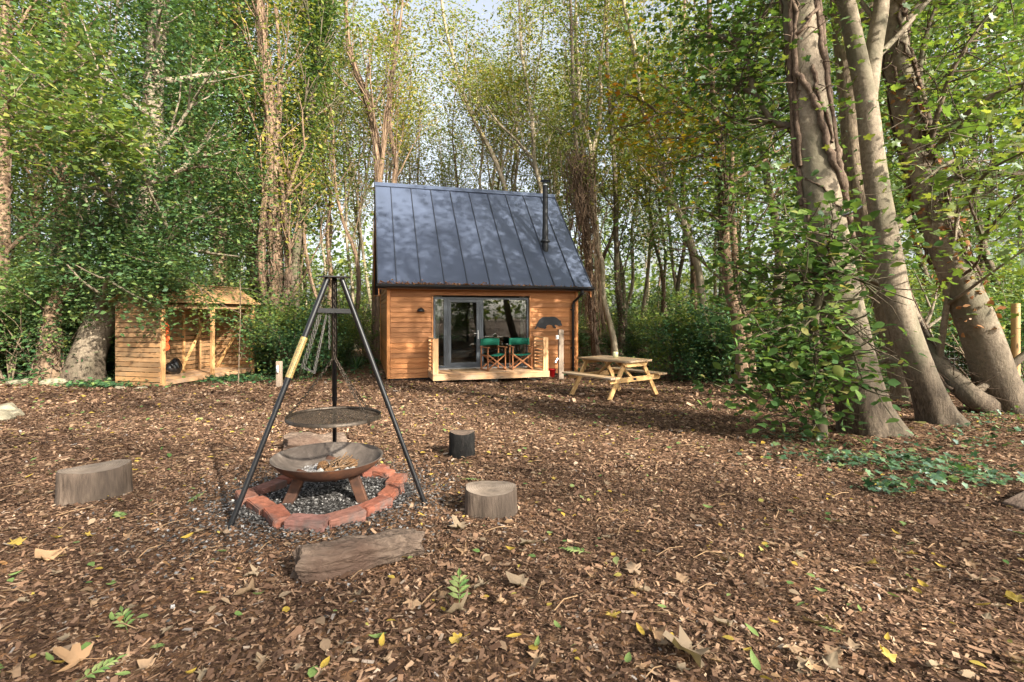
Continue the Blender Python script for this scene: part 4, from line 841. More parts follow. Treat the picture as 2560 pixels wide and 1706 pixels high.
la, lb = G(742, 1448), G(1050, 1385); log('weathered bark log lying in front of the brick fire ring', (la[0], la[1], g1(*la) + .068), (lb[0], lb[1], g1(*lb) + .052), .082, .066, 4, M['oldlog'])
la, lb = G(712, 1126), G(862, 1112); log('brown log lying on the litter behind the fire bowl', (la[0], la[1], g1(*la) + .06), (lb[0], lb[1], g1(*lb) + .05), .085, .07, 7, M['oldlog'])
# stones at the edge of the clearing, plank at the right edge
def rock(label, px, py, sx, sy, sz, seed):
    x, y = G(px, py); bm = bmesh.new(); bmesh.ops.create_icosphere(bm, subdivisions=3, radius=1); rr = random.Random(seed); pl = [(Vector((rr.gauss(0, 1), rr.gauss(0, 1), rr.gauss(0, 1))).normalized(), rr.uniform(.55, .9)) for _ in range(14)]
    for v in bm.verts:
        for n_, d_ in pl:
            k = v.co.dot(n_)
            if k > d_: v.co -= n_ * (k - d_)
        v.co = Vector((v.co.x * sx, v.co.y * sy, v.co.z * sz)) * (1 + rr.gauss(0, .01))
    me = bpy.data.meshes.new('rock'); bm.to_mesh(me); bm.free(); me.materials.append(M['stone']); o = link('rock', me); o.location = (x, y, g1(x, y) + sz * .35); o.rotation_euler = (0, 0, rr.uniform(0, 3)); tag(o, label, 'rock', 'pale rocks at the edge of the clearing'); return o
rock('broad flat pale rock in front of the leaning stump', 137, 962, .30, .2, .12, 1); rock('whitish rock in front of the broken ivy trunk', 70, 960, .2, .16, .10, 2); rock('half-buried rock at the far end of the rock row', 32, 962, .22, .18, .08, 3)
rock('small pale stone by the corner of the log store', 300, 972, .12, .1, .06, 4); rock('flat pinkish stone at the foot of the slatted wall', 352, 972, .16, .1, .05, 9)
rock('topmost yellowish rock of the pile at the picture edge', 18, 1030, .17, .13, .12, 5); rock('low greenish rock at the front of the rock pile', 34, 1042, .15, .12, .08, 6); rock('squat rock under the pile at the picture edge', 4, 1052, .15, .15, .10, 7)
x, y = G(2545, 1262); mb = MB(); mb.box((0, 0, 0), (.55, .20, .05)); o = part('plank', mb, M['oldlog'], None, None, .006); o.location = (x + .16, y, g1(x, y) + .02); o.rotation_euler = (.12, -.08, .45); tag(o, 'short weathered plank lying among ivy near the tree', 'plank')
# wire fence and its post
fa, fb_ = G(2270, 975), G(2600, 962); fe = thing('wire_fence', 'pale wire mesh stock fence behind the large leaning trunks', 'fence', (fa[0], fa[1], g1(*fa))); mb = MB(); fl_ = math.hypot(fb_[0] - fa[0], fb_[1] - fa[1]); dirv = Vector((fb_[0] - fa[0], fb_[1] - fa[1], 0)).normalized()
hts = [.05, .15, .25, .37, .50, .65, .82, 1.0]
for h in hts: mb.tube([dirv * s + Vector((0, 0, h + .015 * math.sin(s * 3 + h * 9))) for s in np.linspace(-.2, fl_ + 1, 14)], .003, 4, cap=False)
s = -.1
while s < fl_ + 1: mb.tube([dirv * (s + .02 * math.sin(s * 9 + h)) + Vector((0, 0, h)) for h in hts], .003, 4, cap=False); s += .16
part('mesh', mb, M['wire'], fe)
x, y = G(2545, 985); mb = MB(); mb.tube([(0, 0, -.1), (0, 0, 1.70)], .062, 14); o = part('post', mb, M['pine_z'], fe); p = W(2539, 945, 9.0); o.location = Vector((p.x, p.y, g1(p.x, p.y))) - Vector(fe.location)
# ================================================================== TREES
def PX(lst, Y, dY=0.0):                                   # pixel path at a depth -> points in space (the first one put on the ground)
    n = len(lst); pts = [W(p[0], p[1], (p[2] if len(p) > 2 else Y + dY * i / max(1, n - 1))) for i, p in enumerate(lst)]
    pts[0].z = g1(pts[0].x, pts[0].y) - .05; return pts
ASH = dict(depth=2, kids=(3, 6), ang=(.3, .75), lang=(.3, .7), wig=.09, up=.10)
SYC = dict(depth=2, kids=(3, 6), ang=(.5, 1.1), lang=(.6, 1.2), wig=.10, up=.02)
# ---- the three big trunks and their neighbours on the right
A = PX([(2185, 1088), (2150, 985), (2105, 780), (2062, 560), (2035, 380), (2015, 190), (2000, 30), (1985, -170), (1960, -420), (1960, -700)], 5.65, .5)
tA = path_tree('tree', 'thickest grey-barked trunk with ropy ivy stems and a cable round it', 'big trunks beside the clearing', A, .245, .15, M['bark_grey'], 21, limbs=(14, .74, 1.0, 3.6), spec=SYC, leaf=(4200, .13, MAPLE, .5, LG['green']), flare=1.36)
rng = np.random.default_rng(77); pA = smooth_path(A, 8) - np.array(A[0]); rA = np.linspace(.245, .15, len(pA)); mb = MB()
def vine_on(mb, P, Rr, f0, f1, th0, th1, r0, r1, rng, out=1.02, n=26, wig=.12):
    m = len(P); q = []
    for i in range(n):
        u = i / (n - 1); f = (f0 + (f1 - f0) * u) * (m - 1); j = min(m - 2, int(f)); c = P[j] + (P[j + 1] - P[j]) * (f - j); th = th0 + (th1 - th0) * u + wig * math.sin(u * 9 + th0 * 3) + rng.normal(0, .05)
        q.append(c + (Rr[j] * out + r0 * .5) * np.array((math.cos(th), math.sin(th), 0)))
    mb.tube(q, np.linspace(r0, r1, n) * (1 + .15 * rng.normal(0, 1, n)).clip(.6, 1.4), 7, cap=False)
back = -math.pi / 2                                       # the side that faces the clearing's viewpoint
for (f0, f1, a0, a1, r0, r1) in ((.36, .95, back - 1.5, back - .9, .032, .026), (.42, .95, back - 1.2, back - .7, .026, .02), (.52, .95, back - 1.3, back - .4, .028, .024), (.55, .95, back + .9, back - .1, .035, .035),
                                 (.56, .36, back - .9, back + 1.0, .035, .03), (.44, .24, back + .7, back + 1.5, .045, .035), (.62, .42, back + .5, back + 1.3, .028, .022), (.56, .45, back - .3, back + .5, .02, .015), (.40, .34, back - 1.0, back + .6, .010, .008), (.60, .66, back - 1.4, back + .6, .02, .02), (.42, .58, back + 1.25, back + .5, .03, .02), (.62, .95, back + .6, back + 1.1, .024, .024), (.4, .28, back - 1.45, back - 1.2, .025, .015)):
    vine_on(mb, pA, rA, f0, f1, a0, a1, r0, r1, rng)
shaggy(rng, mb, pA, rA, 12, (.006, .016), 50, 1.08, .50, .95)
part('ivy_stem', mb, M['vine'], tA)
c = Vector(np.array(A[0]) + pA[int(.285 * (len(pA) - 1))]); mb = MB(); rr_ = .228
mb.tube([(rr_ * math.cos(a), rr_ * math.sin(a), .10 * math.cos(a - .3)) for a in np.linspace(0, 2 * math.pi, 40)], .012, 8); o = part('cable', mb, M['dark_metal']); cw = W(2092, 535, 5.84); o.location = cw; tag(o, 'dark cable looped round the thickest grey trunk', 'cable')
B = PX([(2358, 1062), (2330, 1005), (2255, 800), (2215, 600), (2185, 420), (2165, 250), (2140, 120), (2105, -60), (2060, -320), (2040, -600)], 6.4, .4)
path_tree('tree', 'slim smooth grey trunk that forks high up, right of the thickest trunk', 'big trunks beside the clearing', B, .18, .075, M['bark_grey'], 22, limbs=(12, .74, 1.0, 3.6), spec=SYC, leaf=(3600, .13, MAPLE, .5, LG['maple']), forks=[([B[5] + Vector((0, 0, -.1)), W(2185, 120, 6.7), W(2205, 0, 6.8), W(2215, -200, 7.0), W(2240, -520, 7.2)], .12, .06)], flare=1.4)
CC = PX([(2530, 1040), (2500, 975), (2455, 840), (2405, 720), (2345, 560), (2300, 420), (2265, 260), (2240, 130), (2230, 0), (2230, -260), (2260, -560)], 7.5, -.3)
tC = path_tree('tree', 'leaning mossy trunk wrapped in ivy stems and dead brown leaves', 'big trunks beside the clearing', CC, .275, .11, M['bark_grey'], 23, limbs=(12, .72, 1.0, 3.4), spec=SYC, leaf=(3600, .13, MAPLE, .5, LG['maple']), flare=1.3, shag=46, twigs=140, ivyrange=(.32, .9),
               forks=[([CC[0] + Vector((-.3, 0, .12)), W(2440, 1000, 7.3), W(2380, 945, 7.6), W(2310, 860, 8.0), W(2240, 700, 8.4), W(2200, 560, 8.7)], .16, .11)])
rng = np.random.default_rng(5); pC = smooth_path(CC, 8) - np.array(CC[0]); P = ivy_points(rng, pC, np.linspace(.275, .11, len(pC)), 420, .06, .22, .62); tag(leaves('dead_leaf_cluster', P, .085, OVATE, LG['dead'], 9, 1.1, .6, tC), None, None, None, 'stuff')
E = PX([(2285, 1000), (2268, 960), (2225, 780), (2180, 600), (2140, 420), (2120, 200), (2100, 0), (2080, -300), (2080, -600)], 9.1, .6)
path_tree('tree', 'ridged brown trunk standing behind the two grey trunks', 'big trunks beside the clearing', E, .27, .12, M['bark_ridged'], 24, limbs=(12, .72, 1.0, 3.6), spec=SYC, leaf=(3600, .13, MAPLE, .5, LG['green']), flare=1.3)
# long limb with leaves reaching left from the thickest trunk, maple boughs at the right
def bough(name, label, paths, r, bark, lf, seed, cat='branch', tw=(5, .55), parent=None):
    rng = np.random.default_rng(seed); o0 = np.array(paths[0][0]); t = thing(name, label, cat, tuple(o0)) if parent is None else None; mb = MB(); ends = []
    ref = o0 if parent is None else np.array(parent.location)
    for p in paths:
        q = smooth_path(p, 4) - ref; mb.tube(q, np.linspace(r, r * .3, len(q)), 6, cap=False)
        for j in range(2, len(q)):
            for k in range(tw[0] if rng.uniform() < .6 else 0):
                d = rng.normal(0, 1, 3) * (1, 1, .6); branch(rng, mb, q[j], d, tw[1] * rng.uniform(.5, 1.4), r * .22, 2, ends, dict(depth=2, wig=.15, up=0))
    par = t or parent
    part('branch', mb, bark, par); n, size, tpl, sig, mat = lf; leaves('foliage', cloud(rng, ends, n, sig), size, tpl, mat, seed, .55, .35, par); return t
bough('bough', '', [[W(2010, 318, 5.9), W(1974, 314, 6.0), W(1932, 302, 6.1), W(1886, 230, 6.3), W(1871, 153, 6.4), W(1859, 107, 6.5), W(1894, 57, 6.5), W(1928, 10, 6.6), W(1950, -80, 6.6)], [W(1932, 302, 6.1), W(1870, 300, 6.4), W(1800, 320, 6.8)], [W(1859, 107, 6.5), W(1780, 90, 7.0), W(1700, 98, 7.4)], [W(1886, 230, 6.3), W(1830, 215, 6.7), W(1740, 210, 7.2)]], .045, M['bark_dark'], (2200, .10, MAPLE, .34, LG['green']), 31, parent=tA)
bough('bough', '', [[W(2405, 690, 7.2), W(2440, 660, 6.6), W(2455, 600, 6.2), W(2420, 500, 5.6), W(2390, 400, 5.2), W(2370, 330, 5.0)], [W(2455, 600, 6.2), W(2500, 540, 5.4), W(2560, 480, 4.8), W(2640, 430, 4.4)], [W(2420, 500, 5.6), W(2470, 430, 5.0), W(2560, 380, 4.6)], [W(2390, 400, 5.2), W(2350, 420, 4.9), W(2300, 460, 4.6)]], .022, M['bark_dark'], (420, .14, MAPLE, .30, LG['maple']), 32, tw=(3, .6), parent=tC)
bough('bough', '', [[W(2310, 430, 7.3), W(2340, 300, 7.0), W(2380, 180, 6.8), W(2440, 80, 6.6), W(2520, -20, 6.4)], [W(2320, 400, 7.2), W(2400, 300, 6.6), W(2500, 230, 6.3), W(2620, 190, 6.0)], [W(2330, 470, 7.2), W(2440, 430, 6.8), W(2560, 440, 6.4), W(2680, 400, 6.2)], [W(2330, 340, 7.1), W(2300, 180, 7.3), W(2330, 40, 7.5), W(2380, -60, 7.6)]], .045, M['bark_dark'], (1200, .12, MAPLE, .42, LG['maple']), 33, tw=(4, .7), parent=tC)
# leafy lime shrub in front of the thickest trunk
S0 = PX([(2052, 1095), (2045, 1000), (2040, 900), (2035, 800), (2060, 700), (2080, 640)], 5.5)
rng = np.random.default_rng(41); sh = thing('leafy_shrub', 'broad-leaved green shrub with a dark stem in front of the thickest trunk', 'shrub', tuple(S0[0])); q = smooth_path(S0, 4) - np.array(S0[0]); mb = MB(); mb.tube(q, np.linspace(.075, .03, len(q)), 9, cap=False); ends = []
for j in range(6, len(q)):
    for k in range(3):
        d = np.array((rng.normal(-.55, .7), rng.normal(-.3, .6), rng.uniform(-.5, .6))); branch(rng, mb, q[j], d, rng.uniform(.4, .95), .014, 1, ends, dict(depth=2, kids=(3, 5), wig=.14, up=.02, ang=(.4, .9)))
for k in range(10):
    d = np.array((rng.normal(-.5, .7), rng.normal(-.3, .6), rng.uniform(.2, .9))); branch(rng, mb, q[rng.integers(1, 8)], d, rng.uniform(.4, .8), .012, 1, ends, dict(depth=2, kids=(3, 5), wig=.14, up=.02, ang=(.4, .9)))
part('stem', mb, M['bark_dark'], sh); Ps = cloud(rng, ends, 2600, .15); wx = Ps[:, 0] + S0[0].x; wy = Ps[:, 1] + S0[0].y; wz = Ps[:, 2] + S0[0].z; lim = 2130 + 60 * (wz > 2.1); Ps = Ps[(1280 + F * wx / wy < lim) | (rng.uniform(0, 1, len(Ps)) < .10)]; leaves('foliage', Ps, .10, OVATE, LG['lime'], 42, .65, .5, sh)
for (pp, lab, sd) in (([(2150, 640, 5.3), (2080, 620, 5.2), (2000, 590, 5.1), (1900, 560, 5.2), (1800, 540, 5.4)], 0, 43), ([(2040, 700, 5.4), (1960, 690, 5.4), (1880, 720, 5.5), (1840, 790, 5.5)], 0, 44), ([(2040, 780, 5.4), (1990, 850, 5.3), (1960, 940, 5.3)], 0, 45), ([(2060, 690, 5.3), (2150, 640, 5.1), (2230, 620, 5.0)], 0, 46), ([(2070, 800, 5.3), (2120, 850, 5.1), (2150, 930, 5.0), (2165, 1000, 5.0)], 0, 47)):
    pass
    bough('b', '', [[W(*p) for p in pp]], .013, M['bark_dark'], (130, .10, OVATE, .12, LG['lime']), sd, tw=(3, .28), parent=sh)
# ---- the left: ivy-laden trees
Fp = PX([(205, 955), (215, 900), (232, 850), (255, 790), (300, 700), (340, 600), (370, 500), (378, 393), (384, 240), (392, 100), (400, -60), (410, -260)], 13.6, .3)
tF = path_tree('tree', 'stout pale leaning trunk under a heavy curtain of ivy beside the log store', 'ivy-laden trees on the left', Fp, .42, .17, M['bark_grey'], 51, limbs=(24, .22, .98, 3.2), spec=dict(SYC, ang=(.4, 1.0)), leaf=(14000, .125, RHOMB, .5, LG['ivy']), flare=1.35, shag=26, twigs=80, ivy=11000, ivythick=.6, ivyrange=(.33, 1))
rng = np.random.default_rng(52)                            # ivy boughs hanging over the store roof
bough('b', '', [[W(300, 690, 13.6), W(360, 640, 12.9), W(420, 660, 12.4)], [W(320, 640, 13.6), W(430, 560, 13.4), W(520, 560, 13.6), W(590, 610, 14.2)], [W(300, 720, 13.6), W(330, 740, 12.6), W(400, 760, 12.0)], [W(280, 740, 13.6), W(220, 680, 13.0), W(180, 640, 12.7)], [W(380, 470, 13.8), W(480, 420, 13.4), W(590, 430, 13.2)], [W(330, 600, 13.7), W(240, 560, 13.2), W(170, 590, 12.9)]], .06, M['vine'], (17000, .12, RHOMB, .33, LG['ivy']), 53, tw=(5, .7), parent=tF)
def ivytree(label, pl, Y, r, seed, iv, th, lf=2600, bark=None, rng_=(0.05, 1), mat='green'):
    return path_tree('tree', label, 'ivy-laden trees on the left', PX(pl, Y, .6), r, r * .45, bark or M['bark_brown'], seed, limbs=(14, .3, 1.0, 3.0), spec=SYC, leaf=(int(lf * 2.2), .135, RHOMB, .6, LG[mat]), shag=16, twigs=60, ivy=int(iv * 1.8), ivythick=th, ivyrange=rng_)
ivytree('tall ivy-clad trunk rising above the roof of the log store', [(540, 900), (545, 800), (550, 690), (545, 520), (520, 380), (500, 220), (490, 60), (490, -140), (500, -330)], 17.8, .27, 54, 7500, .65)
ivytree('dark upright trunk far left with sparse ivy', [(150, 905), (158, 780), (160, 600), (165, 420), (168, 270), (165, 120), (160, -40), (155, -260)], 16.0, .19, 55, 1800, .22)
ivytree('brown trunk cut by the left edge of the picture', [(-10, 910), (0, 780), (5, 640), (8, 450), (8, 300), (15, 120), (20, -60), (15, -260)], 15.0, .22, 56, 700, .15)
ivytree('leaf-draped tree between the leaning trunk and the log store roof', [(430, 900), (440, 760), (455, 620), (470, 460), (472, 300), (476, 150), (480, -20), (485, -240)], 17.0, .20, 57, 5500, .6)
ivytree('grey sapling trunk with bare middle above the left ivy', [(190, 890), (200, 700), (205, 520), (230, 400), (240, 330), (260, 200), (290, 60), (300, -120)], 14.3, .07, 58, 300, .2, 2200, M['bark_grey'], (.05, .4))
ivytree('ivy tree standing at the edge behind the right end of the log store', [(655, 895), (640, 780), (628, 650), (615, 480), (600, 330), (590, 180), (585, 20), (580, -180)], 18.0, .17, 59, 5200, .55)
ivytree('leafy tree with drooping boughs over the far left thicket', [(60, 900), (70, 760), (85, 600), (95, 460), (100, 320), (95, 160), (90, 0), (80, -200)], 18.5, .2, 60, 3000, .4, 3600)
bk_ = path_tree('tree_stump', 'broken dead trunk with burrs and ivy round its foot', None, PX([(118, 950), (122, 890), (128, 830), (132, 780), (148, 740), (190, 700), (200, 660)], 13.2), .26, .12, M['bark_brown'], 61, limbs=None, shag=20, twigs=40, ivy=900, ivythick=.35, ivyrange=(0, .45), cat='dead trunk')
bough('b', '', [[W(420, 660, 12.4), W(500, 720, 11.9), W(570, 770, 11.7), W(650, 800, 12.0), W(690, 830, 12.2)], [W(500, 720, 11.9), W(520, 770, 11.6), W(530, 800, 11.6)]], .014, M['vine'], (900, .10, RHOMB, .12, LG['green']), 54, tw=(3, .3), parent=tF)
bough('b', '', [[W(270, 690, 13.0), W(320, 700, 12.4), W(370, 730, 11.95), W(410, 770, 11.8)], [W(300, 660, 13), W(380, 690, 12.2), W(440, 700, 12.0)]], .02, M['vine'], (4200, .105, RHOMB, .2, LG['ivy']), 55, tw=(5, .45), parent=tF)
# airy ash spray in the upper left
bough('branch_spray', '', [[W(120, 250, 12.5), W(200, 270, 11.5), W(290, 330, 10.8), W(360, 390, 10.5)], [W(60, 330, 12.5), W(150, 330, 11.5), W(240, 330, 11), W(310, 360, 10.8)], [W(100, 230, 12.8), W(180, 180, 12), W(240, 140, 11.5)], [W(40, 300, 12.5), W(20, 260, 11), W(40, 240, 10.4)]], .035, M['twigbark'], (3000, .20, NARROW, .34, LG['green']), 62, tw=(4, .6), parent=tF)
# ---- the middle and right background
def bg_tree(label, pl, Y, r, seed, bark, leafn=2600, lm='ash', shag=0, ivy=0, th=.3, forks=(), tw=150, L=3.2, ivr=(0, .8), spec=ASH, lsize=.17, lo=.34):
    return path_tree('tree', label, 'named trees behind the cabin and store', PX(pl, Y, .5), r, r * .38, bark, seed, limbs=(14, lo, 1.0, L), spec=spec, leaf=(int(leafn * 1.7), lsize, NARROW if lm == 'ash' else RHOMB, .42, LG[lm]), shag=shag, twigs=tw, ivy=int(ivy * 1.6), ivythick=th, forks=forks, ivyrange=ivr)
T1p = PX([(690, 905), (690, 800), (692, 690), (686, 520), (676, 300), (662, 150), (648, 0), (640, -180), (635, -330)], 17, .5)
bg_tree('broad shaggy brown trunk of old ivy stems right of the log store', [(690, 905), (690, 800), (692, 690), (686, 520), (676, 300), (662, 150), (648, 0), (640, -180), (635, -330)], 17, .27, 71, M['bark_brown'], 2200, 'ash', 60, 900, .5, tw=420, ivr=(0, .85), forks=[([T1p[1], W(655, 700, 17), W(660, 520, 17), W(690, 360, 17.2), W(700, 200, 17.4), W(690, 20, 17.6)], .13, .05), ([T1p[1], W(720, 720, 17), W(715, 560, 17), W(700, 420, 17.1)], .12, .06)])
bg_tree('forked trunk thickly clad in green ivy left of the cabin roof', [(752, 900), (742, 800), (736, 690), (748, 560), (760, 430), (768, 340), (785, 204), (792, 136), (768, 34), (760, -120), (755, -300)], 18, .17, 72, M['bark_dark'], 1200, 'green', 20, 5200, .34, forks=[([W(790, 150, 18.3), W(806, 90, 18.4), W(815, 0, 18.5), W(830, -160, 18.7)], .07, .03)], ivr=(.3, .85))
bg_tree('twin brown trunk forking behind the left corner of the roof', [(938, 880), (940, 700), (944, 560), (945, 452), (938, 340), (918, 252), (890, 177), (870, 100), (860, -60), (850, -240)], 20.5, .17, 73, M['bark_brown'], 2000, 'ash', 34, 0, .3, forks=[([W(945, 470, 20.6), W(960, 360, 20.7), W(968, 290, 20.8), (W(978, 200, 20.9)), W(992, 110, 21), W(1005, 20, 21.1), W(1015, -120, 21.2)], .11, .03)], tw=220)
bg_tree('slim wavy trunk just right of the twin brown trunk', [(985, 880), (985, 700), (982, 560), (986, 452), (989, 401), (975, 306), (982, 170), (985, 40), (990, -140)], 22, .12, 74, M['bark_brown'], 1800, 'ash', 16, 0)
bg_tree('pale trunk leaning left above the middle of the roof', [(1300, 880), (1290, 700), (1280, 570), (1264, 476), (1230, 384), (1193, 316), (1159, 238), (1135, 153), (1108, 34), (1095, -120), (1080, -260)], 22, .13, 75, M['bark_pale'], 2200)
bg_tree('pale forked trunk behind the flue', [(1372, 880), (1366, 700), (1360, 560), (1354, 483), (1336, 401), (1332, 306), (1322, 238), (1305, 136), (1298, 0), (1290, -180)], 21.5, .12, 76, M['bark_pale'], 2200, forks=[([W(1336, 401, 21.7), W(1290, 350, 21.6), W(1245, 306, 21.5), W(1200, 240, 21.4)], .06, .02)])
bg_tree('thick tangle of dead ivy round a trunk right of the flue', [(1492, 890), (1480, 780), (1470, 640), (1460, 540), (1450, 460), (1442, 380), (1434, 260), (1430, 120), (1425, -40), (1420, -220)], 19, .12, 77, M['bark_dark'], 1500, 'ash', 110, 0, tw=900, ivr=(0, .52), L=2.6)
tg = bpy.data.objects[[o.name for o in C.objects if o.get('label', '').startswith('thick tangle')][0]]; pT = smooth_path(PX([(1492, 890), (1480, 780), (1470, 640), (1460, 540), (1450, 460), (1442, 380)], 19, .25), 5) - np.array(tg.location); mb = MB(); rngT = np.random.default_rng(4)
for o_, k_ in ((2.2, 60), (3.4, 60), (4.6, 40)): shaggy(rngT, mb, pT, np.linspace(.11, .14, len(pT)), k_, (.008, .022), 420, o_, .15 if o_ < 4 else .55, 1.0)
part('dead_ivy', mb, M['bark_brown'], tg)
bg_tree('pale trunk with an S-bend right of the cabin', [(1537, 890), (1535, 860), (1527, 819), (1508, 742), (1505, 659), (1492, 621), (1492, 564), (1483, 519), (1480, 459), (1476, 367), (1450, 291), (1446, 184), (1440, 40), (1440, -120)], 20, .13, 78, M['bark_pale'], 2200, forks=[([W(1478, 400, 20.3), W(1503, 268, 20.4), W(1499, 153, 20.5), W(1519, 38, 20.6), W(1525, -120, 20.7)], .08, .03)])
bg_tree('dark upright trunk with ivy at its foot right of the S-bent trunk', [(1550, 892), (1555, 860), (1553, 787), (1543, 691), (1540, 564), (1535, 400), (1520, 200), (1515, 40), (1510, -140)], 20.6, .145, 79, M['bark_dark'], 2200, 'ash', 14, 700, .15, ivr=(0, .4))
bg_tree('pale trunk leaning left across the trees right of the picnic table', [(1775, 890), (1765, 800), (1754, 733), (1741, 653), (1706, 548), (1680, 500), (1650, 400), (1600, 240), (1588, 130), (1558, 0), (1540, -160)], 19, .16, 80, M['bark_pale'], 2400, 'ash', 22, 0, tw=160, ivr=(.3, .8))
T11 = PX([(1859, 985), (1846, 819), (1824, 723), (1814, 627), (1811, 532), (1808, 430), (1800, 360), (1790, 300), (1780, 200), (1775, 80), (1770, -100)], 11.5, .3)
t11 = path_tree('tree', 'twin-stemmed dark tree with brown dead ivy and yellowing leaves right of the table', None, T11, .135, .05, M['bark_brown'], 81, limbs=(10, .45, 1.0, 2.6), spec=SYC, leaf=(3200, .14, MAPLE, .5, LG['green']), shag=30, twigs=160, ivyrange=(.3, .55), forks=[([T11[0] + Vector((.25, .1, 0)), W(1870, 840, 11.6), W(1842, 740, 11.6), W(1838, 640, 11.6), W(1828, 500, 11.7), W(1830, 380, 11.8)], .11, .05)], ivy=500, ivythick=.2)
bough('b', '', [[W(1800, 365, 11.6), W(1770, 310, 11.3), W(1710, 285, 11.0), W(1650, 285, 10.8), W(1590, 310, 10.6), W(1540, 320, 10.6)], [W(1795, 360, 11.6), W(1740, 345, 11.2), W(1680, 345, 10.9), W(1620, 350, 10.7)], [W(1650, 285, 10.8), W(1600, 250, 10.8), W(1550, 230, 10.8)], [W(1800, 380, 11.6), W(1700, 400, 11.2), W(1620, 420, 11.0)]], .04, M['bark_dark'], (1500, .14, MAPLE, .36, LG['yellow']), 82, tw=(4, .6), parent=t11)
bough('b', '', [[W(1812, 560, 11.6), W(1740, 520, 11.3), W(1660, 540, 11.2), (W(1620, 590, 11.2))], [W(1815, 520, 11.6), W(1880, 480, 11.3), W(1950, 500, 11.1)]], .03, M['bark_dark'], (800, .13, MAPLE, .34, LG['maple']), 83, tw=(4, .5), parent=t11)
rng = np.random.default_rng(90); mb = MB(); p0 = W(596, 948, 12.6); p0.z = g1(p0.x, p0.y); spl = thing('sapling', 'thin bare-stemmed sapling in front of the log store opening', 'sapling', tuple(p0)); q = smooth_path([p0, W(598, 880, 12.6), W(601, 785, 12.6), W(600, 700, 12.7)], 4) - np.array(p0); mb.tube(q, np.linspace(.016, .008, len(q)), 6, cap=False); ends = []
for j in range(2, len(q)): branch(rng, mb, q[j], rng.normal(0, 1, 3), .5, .006, 2, ends, dict(depth=2, wig=.15))
part('stem', mb, M['twigbark'], spl); leaves('foliage', cloud(rng, ends, 240, .16), .075, RHOMB, LG['green'], 91, .7, .3, spl)
# ---- the wood: slender trees of a few kinds, each copy a tree of its own
protos = {}
def proto_tree(kind, i):
    rng = np.random.default_rng(1000 + i + 100 * len(kind)); ht = rng.uniform(13, 18); n = 9; x = y = 0; pts = []
    for k in range(n + 1): pts.append(Vector((x, y, ht * k / n - .1))); x += rng.normal(0, .16 + .01 * k); y += rng.normal(0, .16)
    r = rng.uniform(.08, .15)
    bark = {'ash': M['bark_pale'], 'brown': M['bark_brown'], 'green': M['bark_dark']}[kind]
    fk = []
    if kind == 'ash':
        for k in range(2):
            b = pts[4 + k]; d = Vector((rng.normal(0, .5), rng.normal(0, .5), 2.0)); fk.append(([b, b + d, b + d * 2.1 + Vector((rng.normal(0, .3), rng.normal(0, .3), 0)), b + d * 3.2], r * .55, .015))
    return path_tree('tree', 'tree of the wood', 'wood', pts, r, .02, bark, 2000 + i * 7 + len(kind), limbs=(16, .35 if kind != 'green' else .22, 1.0, 3.0), spec=ASH if kind != 'green' else SYC, leaf=({'ash': 4400, 'brown': 3200, 'green': 8500}[kind], .17, NARROW if kind != 'green' else RHOMB, .42, LG['ash' if kind != 'green' else 'green']), forks=fk, shag=14 if kind == 'brown' else 0, twigs=160, ivyrange=(0, .55))
for kind, cnt in (('ash', 5), ('brown', 4), ('green', 4)): protos[kind] = [proto_tree(kind, i) for i in range(cnt)]
used = set(); rng = np.random.default_rng(123); ntr = 0
zones = [  # px range, depth range, count, kinds, label
    (620, 900, 20, 30, 13, ('ash', 'brown', 'brown'), 'slender trunk in the wood between the log store and the cabin'),
    (900, 1480, 23, 34, 20, ('ash', 'ash', 'brown'), 'slender yellowing tree rising behind the cabin roof'),
    (1480, 1900, 20, 31, 15, ('ash', 'brown', 'ash', 'green'), 'slender tree in the wood behind the picnic table'),
    (1900, 2750, 13, 24, 15, ('green', 'green', 'ash'), 'green leafy tree in the wood behind the big trunks'),
    (-250, 620, 17.5, 27, 17, ('green', 'green', 'brown'), 'green leafy tree in the wood behind the log store'),
    (-600, 3200, 34, 60, 34, ('green', 'ash', 'brown'), 'small far tree deep in the wood')]
for (p0, p1, d0, d1, n, kinds, lab) in zones:
    for i in range(n):
        Y = rng.uniform(d0, d1); px = p0 + (p1 - p0) * (i + rng.uniform(.1, .9)) / n; x = (px - 1280) / F * Y; k = kinds[i % len(kinds)]; j = int(rng.integers(len(protos[k]))); pr = protos[k][j]; loc = (x, Y, g1(x, Y)); grp = lab.replace('slender ', '').replace('small ', '') ; rz = rng.uniform(0, 6.28); sc = rng.uniform(.85, 1.15)
        if (k, j) not in used: used.add((k, j)); pr.location = loc; pr.rotation_euler = (0, 0, rz); pr.scale = (sc,) * 3; pr['label'] = lab; pr['group'] = 'wood: ' + lab
        else: copy_tree(pr, loc, rz, sc, lab, 'wood: ' + lab)
for k in protos:
    for j, pr in enumerate(protos[k]):
        if (k, j) not in used: pr.location = (rng.uniform(-30, 30), 45, g1(0, 45)); pr['label'] = zones[-1][6]; pr['group'] = 'wood: ' + zones[-1][6]
